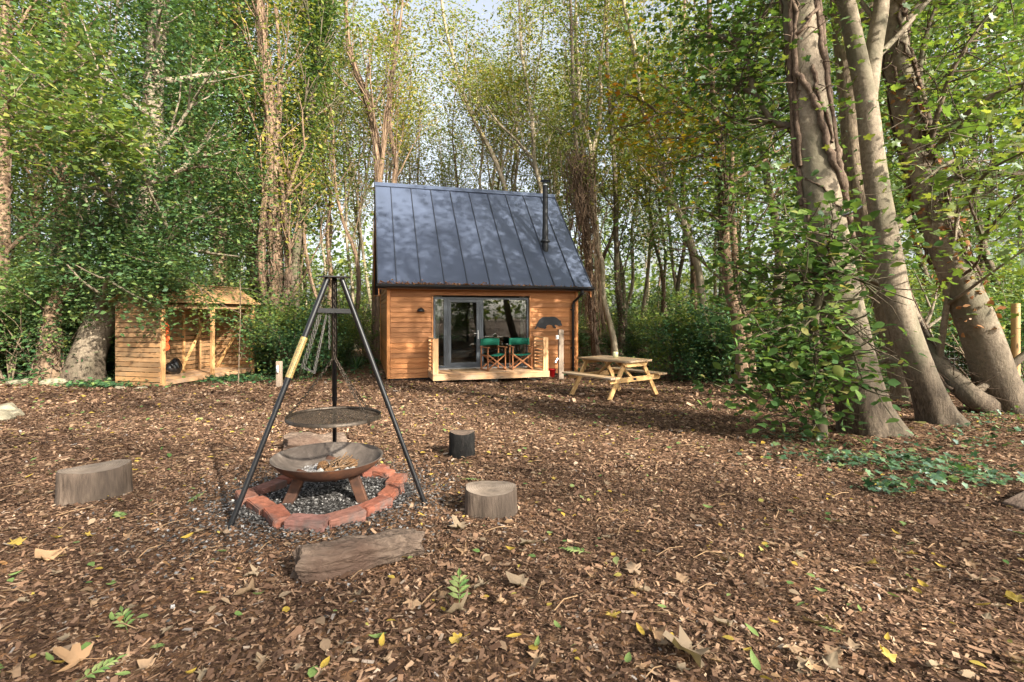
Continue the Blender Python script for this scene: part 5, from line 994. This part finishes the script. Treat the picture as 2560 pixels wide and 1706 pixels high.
# ---- shrubs of the undergrowth
def proto_shrub(i, mat, n, h, wd, size, tpl):
    n = int(n * 2.2); size *= 1.35
    rng = np.random.default_rng(300 + i); t = thing('shrub', 'shrub', 'shrub', (0, 0, 0)); mb = MB(); ends = []
    for k in range(9):
        a = rng.uniform(0, 6.28); d = np.array((math.cos(a) * wd * .5, math.sin(a) * wd * .5, h)); branch(rng, mb, (math.cos(a) * .1, math.sin(a) * .1, -.05), d, h * rng.uniform(.55, 1.0), .022, 1, ends, dict(depth=2, kids=(4, 7), wig=.16, up=-.03, ang=(.4, 1.1)))
    part('stem', mb, M['twigbark'], t); leaves('foliage', cloud(rng, ends, n, (.20, .20, .16)), size, tpl, mat, 310 + i, .75, .35, t); return t
sp = [proto_shrub(0, LG['cover'], 2600, 1.5, 1.1, .075, RHOMB), proto_shrub(1, LG['green'], 2600, 2.4, 1.2, .085, RHOMB), proto_shrub(2, LG['green'], 2200, 3.4, 1.5, .09, RHOMB), proto_shrub(3, LG['ivy'], 2600, 1.9, 1.5, .075, RHOMB), proto_shrub(4, LG['maple'], 1800, 2.0, 1.2, .085, RHOMB)]
usedS = set()
szones = [(-300, 200, 13.4, 17, 22, (0, 3, 1, 2), 'dark green bush in the thicket left of the log store'), (200, 640, 17.0, 19.5, 16, (1, 3, 2), 'dark green bush behind the log store'), (690, 930, 17, 21.5, 20, (0, 4, 1, 0, 2), 'low green bush in the undergrowth between log store and cabin'), (700, 760, 14.6, 15.6, 3, (0, 4), 'pale green bush at the right end of the log store'),
          (1450, 1900, 18.5, 25, 17, (4, 1, 4, 0, 0), 'green bush in the undergrowth beyond the picnic table'), (1680, 1960, 12.5, 16, 9, (4, 1, 0), 'bright green bush between the table and the big trunks'), (1900, 2750, 11, 18, 30, (1, 2, 3, 4), 'green bush in the thicket behind the big trunks'), (-500, 3100, 25, 42, 60, (2, 1, 2), 'far bush under the trees of the wood')]
for (p0, p1, d0, d1, n, ks, lab) in szones:
    for i in range(n):
        Y = rng.uniform(d0, d1); px = p0 + (p1 - p0) * (i + rng.uniform(0, 1)) / n; x = (px - 1280) / F * Y; k = ks[int(rng.integers(len(ks)))]; loc = (x, Y, g1(x, Y)); rz = rng.uniform(0, 6.28); sc = rng.uniform(.75, 1.25) * (.62 if 'beyond the picnic' in lab or 'between log store' in lab else 1); grp = 'undergrowth: ' + lab
        cs, cc = math.sin(CY), math.cos(CY); dx, dy = x + 3.283, Y - 13.6; s_, t_ = dx * cc + dy * cs, -dx * cs + dy * cc
        if -1.2 < s_ < 6.6 and -2 < t_ < 7: continue
        if k not in usedS: usedS.add(k); o = sp[k]; o.location = loc; o['label'] = lab; o['group'] = grp
        else: copy_tree(sp[k], loc, rz, sc, lab, grp)
# spiky plant by the cabin
mb = MB(); rr = random.Random(3)
for i in range(46):
    a = rr.uniform(0, 6.28); L = rr.uniform(.45, .75); el = rr.uniform(.4, 1.2); pts = [Vector((math.cos(a) * math.cos(el) * L * u, math.sin(a) * math.cos(el) * L * u, math.sin(el) * L * u - .55 * L * u * u * (1.3 - el))) for u in (0, .33, .66, 1)]; s_ = Vector((-math.sin(a), math.cos(a), 0))
    w_ = (.018, .02, .014, .002); mb.add([p + s_ * k * w_[j] for j, p in enumerate(pts) for k in (-1, 1)], [(2 * j, 2 * j + 1, 2 * j + 3, 2 * j + 2) for j in range(3)])
x, y = (892 - 1280) / F * 17.0, 17.0; o = part('spiky_plant', mb, LG['cover']); o.location = (x, y, g1(x, y)); tag(o, 'clump of long strap-like green leaves left of the cabin', 'plant')
# ---- far wood closing the view, ivy ground cover, unseen leaf clumps added for shade, wood behind the viewpoint
rng = np.random.default_rng(7); n = 40000; Yf = rng.uniform(55, 75, n); xf = rng.uniform(-1.4, 1.4, n) * Yf; zf = -.3 + np.abs(rng.normal(0, 1, n)) * (6.5 + 2 * np.sin(xf * .23)) ; o = leaves('far_woodland', np.stack([xf, Yf, zf], 1), .8, RHOMB, LG['green'], 8, 1.0); tag(o, 'green mass of the wood far behind the clearing', 'woodland', None, 'stuff')
def cover_patch(poly, n):
    P = []
    while len(P) < n:
        (px, py, sx, sy) = poly[rng.integers(len(poly))]; x = px + rng.normal(0, sx); y = py + rng.normal(0, sy); P.append((x, y))
    P = np.array(P); return np.stack([P[:, 0], P[:, 1], gz(P[:, 0], P[:, 1]) + np.abs(rng.normal(0, .06, len(P))) + .02], 1)
def gp(px, py, sx, sy): x, y = G(px, py); return (x, y, sx, sy)
far = [((px - 1280) / F * Y, Y, 1.6, 1.2) for px, Y in ((1480, 20), (1560, 20.5), (1640, 21), (1720, 20), (1800, 19), (1880, 16), (660, 16.5), (740, 17.5), (820, 18.5), (900, 19), (640, 14.6), (60, 14.8), (150, 14.5), (-60, 14.5), (560, 15.5), (2050, 13), (2200, 12.5), (2400, 11.5), (2560, 11), (1950, 14))]
P1 = cover_patch(far, 16000); P2 = cover_patch([gp(250, 968, .5, .3), gp(600, 955, .5, .25), gp(1600, 930, 1.2, .5)], 1400); o = leaves('ground_ivy', np.vstack([P1, P2]), .10, OVATE, LG['cover'], 12, .5); tag(o, 'dark ivy carpeting the ground under the trees', 'ground cover', None, 'stuff')
P3 = cover_patch([gp(2060, 1150, .30, .14), gp(2130, 1160, .22, .12), gp(2230, 1150, .25, .12), gp(2000, 1100, .16, .18), gp(2280, 1180, .3, .12), gp(2420, 1120, .35, .16), gp(2520, 1080, .35, .2), gp(2350, 1200, .25, .08), gp(2480, 1220, .2, .08), gp(2250, 1230, .15, .06), gp(2450, 1050, .4, .2)], 900); o = leaves('ivy_patch', P3, .068, MAPLE, LG['cover'], 13, .5); tag(o, 'ivy leaves creeping over the litter at the feet of the big trunks', 'ground cover', None, 'stuff')
rng = np.random.default_rng(31); cl = []  # trunkless leaf clumps added out of view, spaced to cast dappled shade
for cx in np.arange(0, 19, 1.25):
    for cy_ in np.arange(-12.5, 12, 1.25):
        jx, jy = cx + rng.normal(0, .3), cy_ + rng.normal(0, .3); gx_, gy_ = jx - 10.4, jy + 10.8                     # where this clump's shade falls on the ground
        if gy_ < 4.4: p = .80
        elif gx_ > 2.6 and gy_ < 8: p = .75
        elif gy_ < 13: p = .52 + .30 * math.sin(gx_ * .55 + gy_ * 1.9)
        else: p = .45
        if 1.5 < jx < 9.5 and 7.2 < jy < 11.5: p = .80                                                                # shades the cabin roof
        if math.hypot(gx_ - .3, gy_ - 2.7) < .8 or math.hypot(gx_ - 2.2, gy_ - 9.6) < 1.3 or math.hypot(gx_ + 1.0, gy_ - 3.6) < .6: p = .1
        if jx > 9.5 and jy > 4.5: p = .15
        if rng.uniform() < p: cl.append((jx, jy, max(9.0, 1.6 + .62 * jy + 1.3) + rng.normal(0, .25)))
P = np.vstack([np.array(c) + rng.normal(0, 1, (150, 3)) * (.46, .46, .25) for c in cl]); V1, F1 = leaf_arrays(P, .19, RHOMB, rng, .6, .3)
P = []
for i in range(9000): x = rng.uniform(-26, 26); P.append((x, -16 - abs(rng.normal(0, 3)), abs(rng.normal(0, 4.5)) + 1))
V2, F2 = leaf_arrays(P, .55, RHOMB, rng, .9); o = link('woodland_shade_clumps', np_mesh('woodland_shade_clumps', np.vstack([V1, V2]), np.vstack([F1, F2 + len(V1)]), LG['green'])); tag(o, 'unseen leaf clumps added overhead to cast shade, with the wood behind the viewpoint', 'woodland', None, 'stuff')
# ================================================================== LITTER
rng = np.random.default_rng(2024)
def scatter(n, y0, y1, k=1.18, c=.8):
    y = np.sqrt(rng.uniform(y0 * y0, y1 * y1, n)); x = rng.uniform(-1, 1, n) * (k * y + c); return x, y
fire = np.array((-1.2, 3.4))
def keep(x, y):
    d = np.hypot(x - fire[0], (y - fire[1]))
    dx, dy = x + 3.283, y - 13.6; s_, t_ = dx * math.cos(CY) + dy * math.sin(CY), -dx * math.sin(CY) + dy * math.cos(CY)
    ok = ~((s_ > -.0) & (s_ < 5.4) & (t_ > .1)); wild = (y > 14.0) & (x < -4.2) & (rng.uniform(0, 1, len(x)) < .8)
    p = np.clip((d - .50) / .55, 0.04, 1); return ok & ~wild & (rng.uniform(0, 1, len(x)) < p)
CHIP = (np.array([(-.5, -.5, 0), (.5, -.42, .03), (.42, .5, -.03), (-.5, .42, .03)]), np.array([(0, 1, 2, 3)]))
CURL = (np.array([(-.5, -.5, .12), (0, -.5, 0), (.5, -.46, .12), (.46, .5, .02), (0, .5, -.08), (-.5, .42, .06)]), np.array([(0, 1, 4, 5), (1, 2, 3, 4)]))
def chips(n, y0, y1, L0, tpl, lift):
    x, y = scatter(n, y0, y1); m_ = keep(x, y); x, y = x[m_], y[m_]; n = len(x); L = L0 * rng.lognormal(0, .45, n).clip(.35, 2.6); asp = rng.uniform(.08, .52, n); yaw = rng.uniform(0, 2 * np.pi, n); tl = np.abs(rng.normal(0, .38, n)); ta = rng.uniform(0, 2 * np.pi, n)
    nrm = np.stack([np.sin(tl) * np.cos(ta), np.sin(tl) * np.sin(ta), np.cos(tl)], 1); d = np.stack([np.cos(yaw), np.sin(yaw), 0 * yaw], 1); d -= nrm * (d * nrm).sum(1, keepdims=True); d /= np.linalg.norm(d, axis=1, keepdims=True); e = np.cross(d, nrm)
    c = np.stack([x, y, gz(x, y) + rng.uniform(.001, lift, n)], 1); tv, tf = tpl
    V = c[:, None] + (L * 1.0)[:, None, None] * (tv[None, :, 0:1] * d[:, None] + asp[:, None, None] * tv[None, :, 1:2] * e[:, None] + .35 * tv[None, :, 2:3] * nrm[:, None])
    return V.reshape(-1, 3), (tf[None] + (np.arange(n) * len(tv))[:, None, None]).reshape(-1, 4)
parts_ = [chips(260000, .9, 4.2, .0150, CHIP, .014), chips(9000, .9, 4.2, .026, CURL, .018), chips(190000, 4.0, 8.2, .026, CHIP, .018), chips(120000, 8.0, 16, .050, CHIP, .026), chips(14000, 15, 26, .12, CHIP, .04)]
Vs, Fs, b = [], [], 0
for V, Fa in parts_: Vs.append(V); Fs.append(Fa + b); b += len(V)
o = link('bark_mulch', np_mesh('bark_mulch', np.vstack(Vs), np.vstack(Fs), LG['chips'])); tag(o, 'brown bark chips and small dead leaves covering the clearing', 'mulch', None, 'stuff')
# smaller fallen leaves: brown, yellow and green bits
def bits(name, label, n, y0, y1, size, tpl, mat, seed, k=1.18):
    x, y = scatter(n, y0, y1, k); m_ = keep(x, y); x, y = x[m_], y[m_]; P = np.stack([x, y, gz(x, y) + rng.uniform(.012, .03, len(x))], 1); return leaf_arrays(P, size, tpl, np.random.default_rng(seed), .35)
Vb, Fb, b = [], [], 0
for (n, y0, y1, s) in ((420, 1, 4.2, .038), (800, 4.2, 8, .05), (1500, 8, 16, .07)):
    V, Fa = bits('', '', n, y0, y1, s, OVATE, None, n); Vb.append(V); Fb.append(Fa + b); b += len(V)
o = link('leaf_litter', np_mesh('leaf_litter', np.vstack(Vb), np.vstack(Fb), LG['tan'])); tag(o, 'scattered small dry tan leaves on the mulch', 'leaf litter', None, 'stuff')
Vb, Fb, b = [], [], 0
for (n, y0, y1, s) in ((240, 1, 4.2, .032), (520, 4.2, 8, .045), (1100, 8, 16, .06)):
    V, Fa = bits('', '', n, y0, y1, s, OVATE, None, n); Vb.append(V); Fb.append(Fa + b); b += len(V)
o = link('yellow_leaf_litter', np_mesh('yellow_leaf_litter', np.vstack(Vb), np.vstack(Fb), LG['litter_y'])); tag(o, 'scattered small yellow leaflets on the mulch', 'leaf litter', None, 'stuff')
Vb, Fb, b = [], [], 0
for (n, y0, y1, s) in ((150, 1, 4.2, .035), (300, 4.2, 8, .05), (500, 8, 16, .065)):
    V, Fa = bits('', '', n, y0, y1, s, OVATE, None, n); Vb.append(V); Fb.append(Fa + b); b += len(V)
o = link('green_leaf_litter', np_mesh('green_leaf_litter', np.vstack(Vb), np.vstack(Fb), LG['litter_g'])); tag(o, 'scattered small green leaflets on the mulch', 'leaf litter', None, 'stuff')
# thin stalks and twigs
mb = MB(); rr = random.Random(9)
for i in range(420):
    y = math.sqrt(rr.uniform(1, 50)); x = rr.uniform(-1, 1) * (1.15 * y + .5); a = rr.uniform(0, 6.28); L = rr.uniform(.05, .2); b_ = rr.uniform(-.3, .3)
    if math.hypot(x - fire[0], y - fire[1]) < .75: continue
    q = [(x + math.cos(a + b_ * u) * L * u, y + math.sin(a + b_ * u) * L * u, g1(x + math.cos(a) * L * u, y + math.sin(a) * L * u) + .014 + .012 * math.sin(3 * u)) for u in (0, .5, 1)]; mb.tube(q, rr.uniform(.0012, .003), 4, cap=False)
o = part('twig_litter', mb, M['twig']); tag(o, 'thin twigs and leaf stalks scattered on the mulch', 'twigs', None, 'stuff')
# ash bed inside and round the brick ring
n = 30000; r = np.abs(rng.normal(0, .42, n)); a = rng.uniform(0, 2 * np.pi, n); x = fire[0] + r * np.cos(a) * .95 + rng.normal(0, .05, n) ; y = fire[1] - .10 + r * np.sin(a) * 1.15
hmp = .045 * np.exp(-((x + 1.15) ** 2 + (y - 3.35) ** 2) / .06) + .02 * np.exp(-((x + 1.3) ** 2 + (y - 3.1) ** 2) / .03); P = np.stack([x, y, gz(x, y) + hmp + rng.uniform(.002, .022, n)], 1); V, Fa = leaf_arrays(P, .012, CHIP, rng, .5)
o = link('ash_bed', np_mesh('ash_bed', V, Fa, LG['soot'])); tag(o, 'black charcoal and grey ash on the ground inside the brick ring', 'ash bed', None, 'stuff')
ms = MB(); nr, na = 10, 36; vs = []
for i in range(nr + 1):
    for k in range(na):
        rr_ = .52 * i / nr; a = 2 * math.pi * k / na; xx, yy = -1.18 + rr_ * math.cos(a), 3.32 + rr_ * 1.15 * math.sin(a); vs.append((xx, yy, g1(xx, yy) + .005 + .05 * math.exp(-((xx + 1.15) ** 2 + (yy - 3.35) ** 2) / .06) + .02 * math.exp(-((xx + 1.3) ** 2 + (yy - 3.1) ** 2) / .03)))
ms.add(vs, [(i * na + k, i * na + (k + 1) % na, (i + 1) * na + (k + 1) % na, (i + 1) * na + k) for i in range(nr) for k in range(na)], True)
m, t, out = nodes('ash_soil'); n1 = noise(t, coords(t, (1, 1, 1), False), 30, 8, .7); n2 = noise(t, coords(t, (1, 1, 1), False), 5, 4); cr = ramp(t, [(.35, (.012, .012, .012)), (.5, (.05, .047, .045)), (.62, (.20, .19, .185)), (.8, (.36, .35, .34))]); mm = N(t, 'ShaderNodeMath', operation='MULTIPLY_ADD'); mm.inputs[1].default_value = .5; t.links.new(n1, mm.inputs[0]); m5 = N(t, 'ShaderNodeMath', operation='MULTIPLY'); m5.inputs[1].default_value = .5; t.links.new(n2, m5.inputs[0]); t.links.new(m5.outputs[0], mm.inputs[2]); t.links.new(mm.outputs[0], cr.inputs[0]); principled(t, out, cr.outputs[0], .95, 0, .1, n1, .8, .02)
o = part('ash_heap', ms, m); tag(o, 'soft grey ash heap on the soil under the fire bowl', 'ash', None, 'stuff')
# individual large fallen leaves
def fallen(seed, curl):
    curl *= .32; tv, tf = lobed(5, .4, seed, curl * .5); rng_ = np.random.default_rng(seed); ctr = tv[0].copy()
    mid = (tv[1:] * .55); n = len(mid); V = [ctr]; V += [m_ + np.array((0, 0, -.02 + .02 * math.sin(i * 2.4))) for i, m_ in enumerate(mid)]; V += [v * 1.0 + np.array((0, 0, curl * .9 * (v[0] ** 2 + v[1] ** 2) * (1.2 + math.sin(i * .9 + seed)))) for i, v in enumerate(tv[1:])]
    V = [np.array(v) + rng_.normal(0, .045, 3) * (0 if i == 0 else (.35 if i <= n else 1)) + np.array((0, 0, .30 * abs(v[0]) * (1 if seed % 2 else .5))) for i, v in enumerate(V)]
    mb = MB(); mb.add(V, [(0, 1 + i, 1 + (i + 1) % n) for i in range(n)] + [(1 + i, 1 + n + i, 1 + n + (i + 1) % n, 1 + (i + 1) % n) for i in range(n)], True)
    mb.tube([(0, -.02, .0), (.02, -.35, .02), (.06, -.62, .04)], .010, 4, cap=False); return mb
maple_me = [fallen(s, c).mesh('fallen_leaf', LG['tan']) for s, c in ((1, .5), (2, .9), (3, -.5), (4, 1.4), (5, .25))]
maple_y = [fallen(s, c).mesh('fallen_leaf', LG['litter_y']) for s, c in ((6, .6), (7, .3))]
def ovl(mat, curl):
    mb = MB(); n = 8; vs = []
    for i in range(n + 1):
        u = i / n; w_ = .22 * math.sin(math.pi * u) ** .8 * (1.15 - .5 * u); z = curl * (u - .5) ** 2
        for k in (-1, 0, 1): vs.append((k * w_, u - .5, z + abs(k) * w_ * .5))
    mb.add(vs, [(3 * i + k, 3 * i + k + 1, 3 * i + 4 + k, 3 * i + 3 + k) for i in range(n) for k in (0, 1)], True); return mb.mesh('fallen_leaf', mat)
ov_g = [ovl(LG['litter_g'], c) for c in (.3, .9)]; ov_y = [ovl(LG['litter_y'], c) for c in (.4, 1.0)]
def pinnate(mat, n=4, seed=1):
    mb = MB(); rr = random.Random(seed); mb.tube([(0, -.5, .0), (.01, 0, .02), (0, .4, .0)], .008, 4, cap=False)
    for k in range(n):
        for s in (-1, 1):
            y = -.25 + .6 * k / n; a = s * (1.0 - .12 * k + rr.uniform(-.1, .1)); d = Vector((math.sin(a), math.cos(a), .08)); e = Vector((d.y, -d.x, 0)); L = .34 * (1 - .25 * abs(k - 1.5) / 2); o_ = Vector((0, y, .01)); w_ = .055
            mb.add([o_, o_ + d * L * .35 + e * w_ + Vector((0, 0, .02)), o_ + d * L * .7 + e * w_ * .8 + Vector((0, 0, .02)), o_ + d * L + Vector((0, 0, -.03)), o_ + d * L * .7 - e * w_ * .8 + Vector((0, 0, .02)), o_ + d * L * .35 - e * w_ + Vector((0, 0, .02)), o_ + d * L * .5], [(0, 1, 6), (1, 2, 6), (2, 3, 6), (3, 4, 6), (4, 5, 6), (5, 0, 6)])
    mb.add([(0, .35, .0), (.05, .5, .02), (0, .7, -.02), (-.05, .5, .02)], [(0, 1, 2, 3)]); return mb.mesh('fallen_leaf', mat)
pin = [pinnate(LG['litter_g'], 4, 1), pinnate(LG['litter_g'], 5, 2)]
def lay(me, px, py, size, rz, label, group=None, tilt=(0, 0), lift=.022):
    x, y = G(px, py); o = link('fallen_leaf', me); o.location = (x, y, g1(x, y) + lift); o.rotation_euler = (tilt[0], tilt[1], rz); o.scale = (size,) * 3; return tag(o, label, 'leaf', group)
LV = 'large leaves fallen on the mulch'
lay(maple_me[1], 1722, 1655, .17, 2.2, 'largest pale leaf, greenish cream with dark veins, at the bottom of the picture', LV, (.25, -.2), .03); lay(pin[0], 1148, 1498, .19, .1, 'big green feather-shaped leaf lying upright by a curled tan leaf', LV, (.2, 0), .03)
lay(maple_me[3], 1143, 1548, .115, 2.8, 'pale tan folded leaf touching the big green feather-shaped leaf', LV, (.6, .2), .03); lay(maple_me[0], 1300, 1480, .12, 1.0, 'tan maple leaf right of the big green feather-shaped leaf', LV, (.2, .1)); lay(pin[1], 1442, 1390, .13, 1.2, 'small green compound leaf in the sunny litter', LV)
lay(maple_me[2], 1585, 1443, .095, .3, 'dusty tan maple leaf with pointed tip in the right litter', LV, (.3, 0)); lay(maple_me[4], 1322, 1368, .11, 2.0, 'sunlit tan leaf pair end right of the long log', LV, (.1, .2)); lay(maple_y[0], 40, 1370, .08, .5, 'orange-yellow leaf at the left edge of the picture', LV, (.2, .2)); lay(maple_me[1], 195, 1665, .12, 1.9, 'cream curled leaf in the lower left corner', LV, (.35, -.2), .03)
lay(ov_g[0], 1878, 1595, .055, .6, 'bright green oval leaf at the lower right', LV, (.4, 0)); lay(ov_y[1], 1930, 1572, .05, 1.8, 'orange-yellow leaf beside a green oval leaf', LV, (.5, 0)); lay(ov_g[1], 1885, 1678, .06, 0.1, 'green lobed leaf standing at the bottom edge', LV, (.6, 0)); lay(maple_me[3], 628, 1488, .10, 2.5, 'crumpled tan leaf near the end of the long log', LV, (.3, .2)); lay(pin[1], 300, 1302, .14, .9, 'pale green ash leaf in front of the oval stump', LV)
lay(maple_me[0], 118, 1410, .14, 1.2, 'broad russet leaf on the left litter', LV, (.1, .1)); lay(maple_me[1], 1150, 1325, .12, .8, 'sunlit cream leaf right of the log end', LV, (.2, .1)); lay(maple_me[4], 2150, 1195, .13, 2.0, 'pinkish pale leaf among the ivy patch', LV, (.5, .1), .03)
rr = random.Random(77)
kinds = [(maple_me, .060, 'dry tan lobed leaf on the mulch', 95), (maple_y, .06, 'yellow lobed leaf on the mulch', 10), (ov_y, .048, 'small yellow oval leaf on the mulch', 24), (ov_g, .050, 'small green oval leaf on the mulch', 24), (pin, .11, 'green feather-shaped leaflet spray on the mulch', 8)]
for (mes, size, lab, n) in kinds:
    for i in range(n):
        for _ in range(30):
            py = 1700 - (rr.random() ** 1.5) * 560; px = rr.uniform(-40, 2600); x, y = G(px, py)
            if math.hypot(x - fire[0], y - fire[1]) > .72 and math.hypot(x + 2.66, y - 3.24) > .33 and math.hypot(x + .125, y - 3.03) > .2 and not (-.98 < x < -.32 and 2.0 < y < 2.42): break
        lay(mes[rr.randrange(len(mes))], px, py, size * rr.uniform(.65, 1.3), rr.uniform(0, 6.28), lab, 'fallen: ' + lab, (rr.gauss(0, .25), rr.gauss(0, .25)), .022)
# leaves in the gutter and on a chair seat
n = 900; s_ = rng.uniform(-.25, 5.7, n); dens = (rng.uniform(0, 1, n) < np.clip(1.1 - s_ * .16, .25, 1)); s_ = s_[dens]; P = np.array([at_cabin(s, -.30 + abs(rng.normal(0, .05)) - .05, 2.375 + abs(rng.normal(0, .03 * (1.2 - s * .15)))) for s in s_]); V, Fa = leaf_arrays(P, .055, OVATE, rng, .8); o = link('gutter_leaf_litter', np_mesh('gutter_leaf_litter', V, Fa, LG['dead'])); tag(o, 'brown dead leaves piled in the roof gutter', 'leaf litter', None, 'stuff')
for (ds, dt) in ((-.12, -.1), (.02, -.14), (.1, .03), (-.05, .05)):
    o = link('fallen_leaf', ov_y[0]); o.location = at_cabin(3.53 + ds, -.48 + dt, DZ + .425); o.scale = (.06,) * 3; o.rotation_euler = (0, 0, ds * 30); tag(o, 'yellow leaf lying on the green chair seat', 'leaf', 'leaves on the chair seat')
